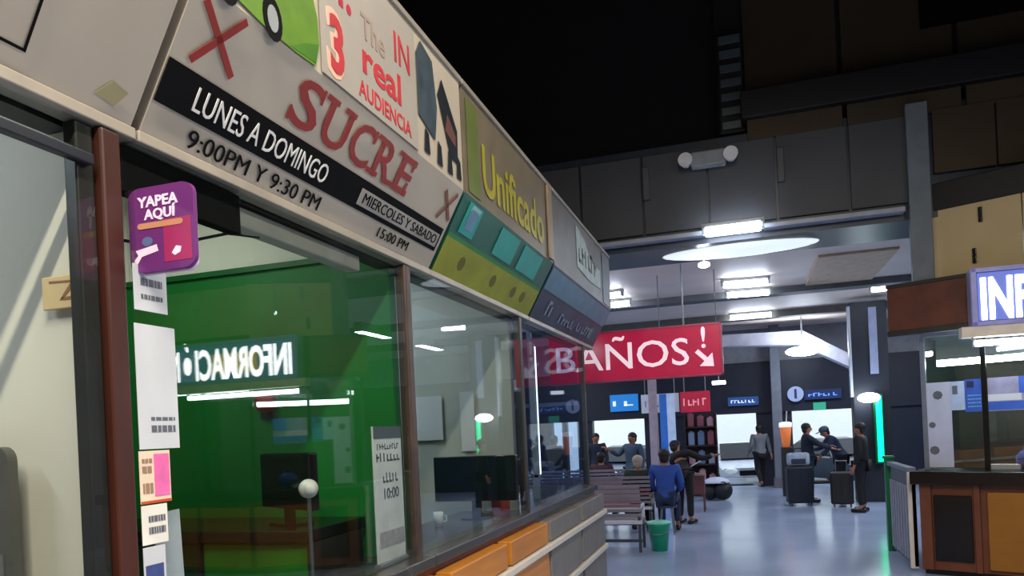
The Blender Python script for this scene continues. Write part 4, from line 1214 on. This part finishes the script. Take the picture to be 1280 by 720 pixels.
def person(name, loc, rz, label, H=1.62, pose='stand', top=None, legs=None, hair=None, over=None, coat=False, cap=None):
    """local frame: +y is where the person faces, +x their right hand"""
    J = {'pelvis': (0, 0, 0.92), 'waist': (0, 0, 1.06), 'chest': (0, 0.0, 1.26), 'neck': (0, -0.005, 1.43), 'head': (0, 0.015, 1.53), 'crown': (0, 0.01, 1.63)}
    for s, t in ((1, 'r'), (-1, 'l')):
        J['hip_' + t] = (s * 0.09, 0, 0.88)
        J['knee_' + t] = (s * 0.10, 0.03, 0.48)
        J['ankle_' + t] = (s * 0.11, 0, 0.09)
        J['sho_' + t] = (s * 0.185, 0, 1.37)
        J['elb_' + t] = (s * 0.235, -0.02, 1.10)
        J['wri_' + t] = (s * 0.24, 0.07, 0.87)
    if pose == 'sit':
        dz = 0.92 - 0.56
        for n in ('pelvis', 'waist', 'chest', 'neck', 'head', 'crown'):
            J[n] = (J[n][0], J[n][1], J[n][2] - dz)
        for s, t in ((1, 'r'), (-1, 'l')):
            J['hip_' + t] = (s * 0.09, 0.0, 0.55)
            J['knee_' + t] = (s * 0.12, 0.42, 0.54)
            J['ankle_' + t] = (s * 0.12, 0.42, 0.09)
            J['sho_' + t] = (s * 0.185, 0, 1.37 - dz)
            J['elb_' + t] = (s * 0.23, 0.05, 1.10 - dz)
            J['wri_' + t] = (s * 0.14, 0.28, 0.98 - dz)
    if over:
        J.update(over)
    o = empty(name, loc, label, 'person', rz)
    k = H / 1.62
    o.scale = (k, k, k)
    body, edges = {}, []

    def add(n, p, r, frm=None):
        body[n] = (p, r)
        if frm:
            edges.append((frm, n))
    add('pelvis', J['pelvis'], (0.12, 0.085))
    add('waist', J['waist'], (0.088, 0.07), 'pelvis')
    add('chest', J['chest'], (0.11, 0.08), 'waist')
    add('neckb', lerp(J['chest'], J['neck'], 0.75), 0.065, 'chest')
    add('neck', J['neck'], 0.05, 'neckb')
    add('head', J['head'], (0.075, 0.09), 'neck')
    add('crown', J['crown'], (0.055, 0.065), 'head')
    hd = Vector(J['crown']) - Vector(J['head'])
    hy = Vector((0, 1, 0))
    hy = (hy - hd.normalized() * hy.dot(hd.normalized())).normalized()
    hx = hy.cross(hd.normalized())
    nose = Vector(J['head']) + hy * 0.105
    add('nose', tuple(nose), 0.012, 'head')
    for s, t in ((1, 'r'), (-1, 'l')):
        add('ear_' + t, tuple(Vector(J['head']) + hx * (0.088 * s) + Vector((0, 0, 0.0))), 0.014, 'head')
        add('hip_' + t, J['hip_' + t], 0.092, 'pelvis')
        add('thigh_' + t, lerp(J['hip_' + t], J['knee_' + t], 0.5), 0.074, 'hip_' + t)
        add('knee_' + t, J['knee_' + t], 0.054, 'thigh_' + t)
        add('calf_' + t, lerp(J['knee_' + t], J['ankle_' + t], 0.35), 0.054, 'knee_' + t)
        add('ankle_' + t, J['ankle_' + t], 0.036, 'calf_' + t)
        add('toe_' + t, (J['ankle_' + t][0], J['ankle_' + t][1] + 0.14, J['ankle_' + t][2] - 0.055), 0.032, 'ankle_' + t)
        add('sho_' + t, J['sho_' + t], 0.06, 'chest')
        add('elb_' + t, J['elb_' + t], 0.042, 'sho_' + t)
        add('wri_' + t, J['wri_' + t], 0.027, 'elb_' + t)
        d = (Vector(J['wri_' + t]) - Vector(J['elb_' + t])).normalized()
        side = Vector((0, 1, 0)) if abs(d.y) < 0.8 else Vector((1, 0, 0))
        side = (side - d * side.dot(d)).normalized()
        cu = d.cross(side) * s
        pm = Vector(J['wri_' + t]) + d * 0.075
        add('palm_' + t, tuple(pm), (0.034, 0.018), 'wri_' + t)
        for fi, ln in enumerate((0.072, 0.08, 0.074, 0.06)):
            off = side * (0.030 - 0.020 * fi)
            a = pm + d * 0.028 + off
            add('f%d_' % fi + t, tuple(a), 0.009, 'palm_' + t)
            add('g%d_' % fi + t, tuple(a + d * ln * 0.55 + cu * -0.008), 0.0085, 'f%d_' % fi + t)
            add('h%d_' % fi + t, tuple(a + d * ln * 0.9 + cu * -0.03), 0.007, 'g%d_' % fi + t)
        add('th_' + t, tuple(pm - d * 0.03 + side * 0.045), 0.0105, 'palm_' + t)
        add('ti_' + t, tuple(pm + d * 0.02 + side * 0.065 - cu * 0.01), 0.009, 'th_' + t)
    skin_mesh('body', body, edges, SKIN, o)
    # clothing follows the same joints
    g = 0.02
    jk = {'waist': (J['waist'], (0.13 + g, 0.12 + g)), 'chest': (J['chest'], (0.15 + g, 0.12 + g)), 'coll': (lerp(J['chest'], J['neck'], 0.78), 0.075),
          'hem': (lerp(J['pelvis'], J['waist'], -0.25 if coat else 0.1), (0.135 + g, 0.125 + g))}
    je = [('waist', 'chest'), ('chest', 'coll'), ('waist', 'hem')]
    for t in 'rl':
        jk['sho_' + t] = (J['sho_' + t], 0.075)
        jk['elb_' + t] = (J['elb_' + t], 0.06)
        jk['cuf_' + t] = (lerp(J['elb_' + t], J['wri_' + t], 0.93), 0.044)
        je += [('chest', 'sho_' + t), ('sho_' + t, 'elb_' + t), ('elb_' + t, 'cuf_' + t)]
    skin_mesh('jacket', jk, je, top, o)
    tr = {'pelvis': (J['pelvis'], (0.15, 0.115))}
    te = []
    for t in 'rl':
        tr['hip_' + t] = (J['hip_' + t], 0.108)
        tr['thigh_' + t] = (lerp(J['hip_' + t], J['knee_' + t], 0.5), 0.09)
        tr['knee_' + t] = (J['knee_' + t], 0.07)
        tr['cuf_' + t] = (lerp(J['knee_' + t], J['ankle_' + t], 0.93), 0.06)
        te += [('pelvis', 'hip_' + t), ('hip_' + t, 'thigh_' + t), ('thigh_' + t, 'knee_' + t), ('knee_' + t, 'cuf_' + t)]
    skin_mesh('trousers', tr, te, legs, o)
    for t in 'rl':
        a = J['ankle_' + t]
        MB().box((a[0] - 0.045, a[1] - 0.08, a[2] - 0.09), (a[0] + 0.045, a[1] + 0.19, a[2] - 0.01), 0.028).build('shoe', BLACKG, o, True)
    RH = Matrix((hx, hy, hd.normalized())).transposed().to_4x4()
    RH.translation = Vector(J['head'])
    mb = MB()
    mb.ball((0, -0.022, 0.055), 0.1, (0.92, 0.98, 0.88), 16, RH)
    mb.ball((0, -0.055, 0.0), 0.085, (0.9, 0.62, 1.0), 14, RH)
    mb.build('hair', hair or HAIRB, o, True)
    if cap:
        MB().ball((0, -0.01, 0.075), 0.105, (0.96, 1.02, 0.75), 16, RH).box((-0.06, 0.07, 0.055), (0.06, 0.17, 0.068), 0.005, RH).build('cap', cap, o, True)
    e = MB()
    for s in (-1, 1):
        e.ball((s * 0.03, 0.088, 0.012), 0.010, (1.2, 0.6, 0.8), 8, RH)
    e.build('eyes', EYEW, o, True)
    MB().ball((0, 0.085, -0.045), 0.018, (1.2, 0.5, 0.35), 8, RH).build('mouth', LIP, o, True)
    return o


CBLACK = mat('cloth_black', '#0a0b10', 0.8)
CNAVY = mat('cloth_navy', '#131c33', 0.8)
CBLUE = mat('cloth_blue', '#24489a', 0.75, var=0.2)
CDENIM = mat('cloth_denim', '#1d2c4c', 0.8)
CGREY = mat('cloth_grey', '#6c7078', 0.8)
CMAR = mat('cloth_maroon', '#3a1a28', 0.8)
CSLATE = mat('cloth_slate', '#3c5068', 0.8)
CDGREEN = mat('cloth_dark_green', '#1c2a28', 0.8)

# by the kiosk: three people with luggage
person('person', (2.0, 14.94, 0), math.radians(70), 'person in a black coat and black trousers standing near the green neon', 1.6, 'stand', CBLACK, CBLACK, coat=True)
person('person', (1.22, 16.75, 0), math.radians(-80), 'person in a navy jacket reaching forward over a large dark suitcase', 1.62, 'stand', CNAVY, CNAVY,
       over={'elb_l': (-0.22, 0.22, 1.22), 'wri_l': (-0.18, 0.46, 1.18), 'elb_r': (0.22, 0.2, 1.2), 'wri_r': (0.18, 0.45, 1.12)})
person('person', (1.92, 17.25, 0), math.radians(95), 'person in dark blue leaning toward the navy-jacketed person', 1.6, 'stand', CDENIM, CBLACK, cap=CSLATE,
       over={'waist': (0, 0.06, 1.06), 'chest': (0, 0.16, 1.23), 'neck': (0, 0.26, 1.37), 'head': (0, 0.31, 1.45), 'crown': (0, 0.35, 1.54), 'sho_r': (0.185, 0.2, 1.33), 'sho_l': (-0.185, 0.2, 1.33),
             'elb_r': (0.22, 0.34, 1.12), 'wri_r': (0.18, 0.55, 1.08), 'elb_l': (-0.22, 0.3, 1.1), 'wri_l': (-0.2, 0.45, 0.95)})
person('person', (0.34, 20.45, 0), math.radians(20), 'person in a grey top and black trousers walking out of the middle doorway', 1.6, 'stand', CGREY, CBLACK,
       over={'knee_r': (0.1, 0.15, 0.49), 'ankle_r': (0.1, 0.22, 0.09), 'knee_l': (-0.1, -0.02, 0.48), 'ankle_l': (-0.1, -0.28, 0.14), 'wri_l': (-0.24, 0.2, 0.92), 'wri_r': (0.24, -0.12, 0.9)})
# on and around the benches
person('person', (-1.28, 12.3, 0), 0, 'person in a bright blue jacket seated on a stool with their back turned', 1.72, 'sit', CBLUE, CDENIM)
person('person', (-1.74, 12.47, 0), 0.1, 'grey-haired person in dark green seated on the bench', 1.6, 'sit', CDGREEN, CBLACK, hair=HAIRG)
person('person', (-1.08, 13.5, 0), math.radians(-25), 'person in black bending sideways with one arm held out', 1.58, 'stand', CBLACK, CBLACK, cap=CNAVY,
       over={'waist': (-0.05, 0.05, 1.05), 'chest': (-0.15, 0.14, 1.18), 'neck': (-0.24, 0.2, 1.29), 'head': (-0.28, 0.24, 1.37), 'crown': (-0.31, 0.27, 1.46),
             'sho_r': (0.03, 0.16, 1.28), 'sho_l': (-0.33, 0.16, 1.22), 'elb_r': (0.27, 0.22, 1.17), 'wri_r': (0.46, 0.3, 1.22), 'elb_l': (-0.38, 0.3, 1.02), 'wri_l': (-0.3, 0.45, 0.9)})
person('person', (-2.75, 14.57, 0), -0.1, 'person in maroon seated on the farther bench', 1.6, 'sit', CMAR, CBLACK)
person('person', (-2.2, 15.15, 0), math.radians(150), 'person in a slate blue top standing behind the seated ones', 1.6, 'stand', CSLATE, CBLACK,
       over={'elb_r': (0.3, 0.1, 1.2), 'wri_r': (0.42, 0.25, 1.32)})
person('person', (-3.35, 17.2, 0), math.radians(190), 'person in navy with black trousers standing beyond the glass booth', 1.6, 'stand', CNAVY, CBLACK)
person('person', (-4.15, 16.4, 0), math.radians(-30), 'person in black and denim standing farthest toward the glass booth', 1.6, 'stand', CBLACK, CDENIM)

# ------------------------------------------------------------------ luggage
def suitcase(loc, rz, w_, d, h, m, label):
    o = empty('suitcase', loc, label, 'suitcase', rz)
    MB().box((-w_ / 2, -d / 2, 0.05), (w_ / 2, d / 2, h), 0.04).build('shell', m, o)
    for k in (-0.3, 0, 0.3):
        MB().box((k * w_ - 0.012, -d / 2 - 0.008, 0.12), (k * w_ + 0.012, -d / 2 + 0.01, h - 0.08), 0.004).build('rib', m, o)
    MB().tube([(-0.1, 0, h - 0.02), (-0.1, 0, h + 0.22), (0.1, 0, h + 0.22), (0.1, 0, h - 0.02)], 0.012).build('handle', STEEL, o)
    for x in (-1, 1):
        for y in (-1, 1):
            MB().cyl((x * (w_ / 2 - 0.06) - 0.012, y * (d / 2 - 0.04), 0.03), (x * (w_ / 2 - 0.06) + 0.012, y * (d / 2 - 0.04), 0.03), 0.03).build('wheel', BLACKG, o)
    return o


suitcase((1.0, 16.2, 0), 0.15, 0.50, 0.3, 0.80, mat('case_navy', '#101828', 0.45), 'large navy suitcase with a pale bag laid on top')
suitcase((1.76, 15.9, 0), -0.1, 0.42, 0.28, 0.68, mat('case_black', '#0b0d14', 0.45), 'smaller black suitcase behind the person in the black coat')
o = empty('travel_bag', (1.0, 16.28, 1.04), 'pale grey soft bag on the handle of the large navy suitcase', 'bag')
o.location.z = 0.80
MB().box((-0.22, -0.13, 0.0), (0.22, 0.13, 0.27), 0.06).build('body', mat('bag_pale', '#9aa6bc', 0.7, var=0.2, scale=10), o, True)
MB().tube([(-0.1, -0.06, 0.26), (-0.06, -0.08, 0.36), (0.06, -0.08, 0.36), (0.1, -0.06, 0.26)], 0.012).build('strap', CNAVY, o)
MB().box((-0.14, -0.15, 0.05), (0.14, -0.12, 0.15), 0.01).build('pocket', mat('bag_dark', '#2a3246', 0.7), o)
for (px, lab, sx) in ((888, 'black duffel bag lying half behind the rounder one', 0.9), (904, 'round black duffel bag under a white cloth on the floor', 1.0)):
    p = at(px, 625, Z=0)
    o = empty('duffel_bag', (p.x, p.y, 0), lab, 'bag')
    MB().ball((0, 0, 0.22 * sx), 0.22 * sx, (1, 1.1, 1), 16).build('body', mat('duffel_black', '#0c101a', 0.6), o, True)
    MB().tube([(-0.1, -0.12, 0.36 * sx), (-0.05, -0.2, 0.42 * sx), (0.05, -0.2, 0.42 * sx), (0.1, -0.12, 0.36 * sx)], 0.014).build('handle', CNAVY, o)
p = at(901, 625, Z=0)
wc = MB()
wc.ball((p.x - 0.08, p.y, 0.33), 0.32, (1.05, 0.85, 0.62), 20)
geom = [v for v in wc.bm.verts if v.co.z < 0.36]
bmesh.ops.delete(wc.bm, geom=geom, context='VERTS')
wco = wc.build('white_cloth', mat('cloth_white', '#c9d4e8', 0.7, var=0.1), None, True)
sd_ = wco.modifiers.new('thickness', 'SOLIDIFY')
sd_.thickness = 0.015
tag(wco, 'white cloth draped over the black duffel bags', 'cloth')

# ================================================================== OUTSIDE: parking bay
struct('ground', MB().box((-40, 21.3, -0.42), (40, 70, -0.32)), mat('asphalt', '#4b4f5a', 0.8))
struct('wall_parking', MB().box((-40, 31, -0.32), (40, 31.3, 4.5)), mat('white_wall', '#eef2f2', 0.7, var=0.02))


def car(loc, rz, label, paint, style=0):
    """front faces -y"""
    o = empty('car', loc, label, 'car', rz)
    def section(y, w_, pts_):
        return [(w_ * x, y, z) for x, z in pts_]
    prof = [(-2.0, 0.28), (-2.05, 0.55), (-1.98, 0.74), (-1.0, 0.92), (-0.35, 1.38), (0.2, 1.45), (1.1, 1.40), (1.7, 0.98), (2.0, 0.92), (2.05, 0.5), (1.98, 0.26)]
    bm = bmesh.new()
    rows = []
    for sx in (-1, -0.94, -0.6, 0.6, 0.94, 1):
        row = []
        for (y, z) in prof:
            f = abs(sx)
            w_ = 0.82
            if z > 0.93:
                w_ = 0.82 - 0.30 * (z - 0.93) / 0.5
            dz = -0.05 if f == 1 and z > 0.7 else 0
            yy = y * (0.975 if f > 0.9 else 1)
            row.append(bm.verts.new((sx * w_, yy, z + dz)))
        rows.append(row)
    for a, b_ in zip(rows, rows[1:]):
        for k in range(len(prof) - 1):
            bm.faces.new((a[k], a[k + 1], b_[k + 1], b_[k]))
        bm.faces.new((a[-1], a[0], b_[0], b_[-1]))
    bm.faces.new(rows[0])
    bm.faces.new(rows[-1][::-1])
    m_ = MB()
    m_.bm.free()
    m_.bm = bm
    m_.build('body', paint, o)
    GL = mat('car_glass', '#10192a', 0.35, spec=0.15)
    MB().prism([(-0.66, -1.0, 0.945), (0.66, -1.0, 0.945), (0.54, -0.37, 1.385), (-0.54, -0.37, 1.385)], (0, -0.03, 0.03)).build('windscreen', GL, o)
    for s in (-1, 1):
        MB().prism([(s * 0.80, -0.85, 0.97), (s * 0.62, -0.32, 1.33), (s * 0.62, 1.05, 1.33), (s * 0.80, 1.55, 0.99)], (s * 0.02, 0, 0)).build('side_window', GL, o)
        MB().ball((s * 0.6, -2.0, 0.66), 0.12, (1.5, 0.6, 0.75)).build('headlight', mat('headlight', '#e2ecff', 0.1), o, True)
        MB().box((s * 0.84, -0.85, 0.95), (s * 0.98, -0.75, 1.08), 0.02).build('mirror', paint, o)
        for y in (-1.3, 1.3):
            MB().cyl((s * 0.64, y, 0.31), (s * 0.84, y, 0.31), 0.31, n=20).build('wheel', BLACKG, o)
            MB().cyl((s * 0.84, y, 0.31), (s * 0.85, y, 0.31), 0.18, n=14).build('hub_cap', STEEL, o)
    MB().box((-0.38, -2.08, 0.52), (0.38, -2.0, 0.68), 0.02).build('grille', BLACKG, o)
    MB().box((-0.78, -2.1, 0.30), (0.78, -1.95, 0.48), 0.03).build('bumper', paint, o)
    MB().box((-0.22, -2.12, 0.36), (0.22, -2.09, 0.46), 0.005).build('license_plate', PAPER, o)
    return o


car((-0.35, 24.2, -0.32), 0.25, 'white car parked outside the middle doorway', mat('paint_white', '#a9b5ca', 0.25))
car((-3.9, 24.6, -0.32), -0.3, 'dark blue car parked outside the doorway by the blue sign', mat('paint_navy', '#16284e', 0.25))
car((2.6, 24.6, -0.32), 0.5, 'dark grey car parked outside the doorway near the kiosk', mat('paint_grey', '#2c3648', 0.25))
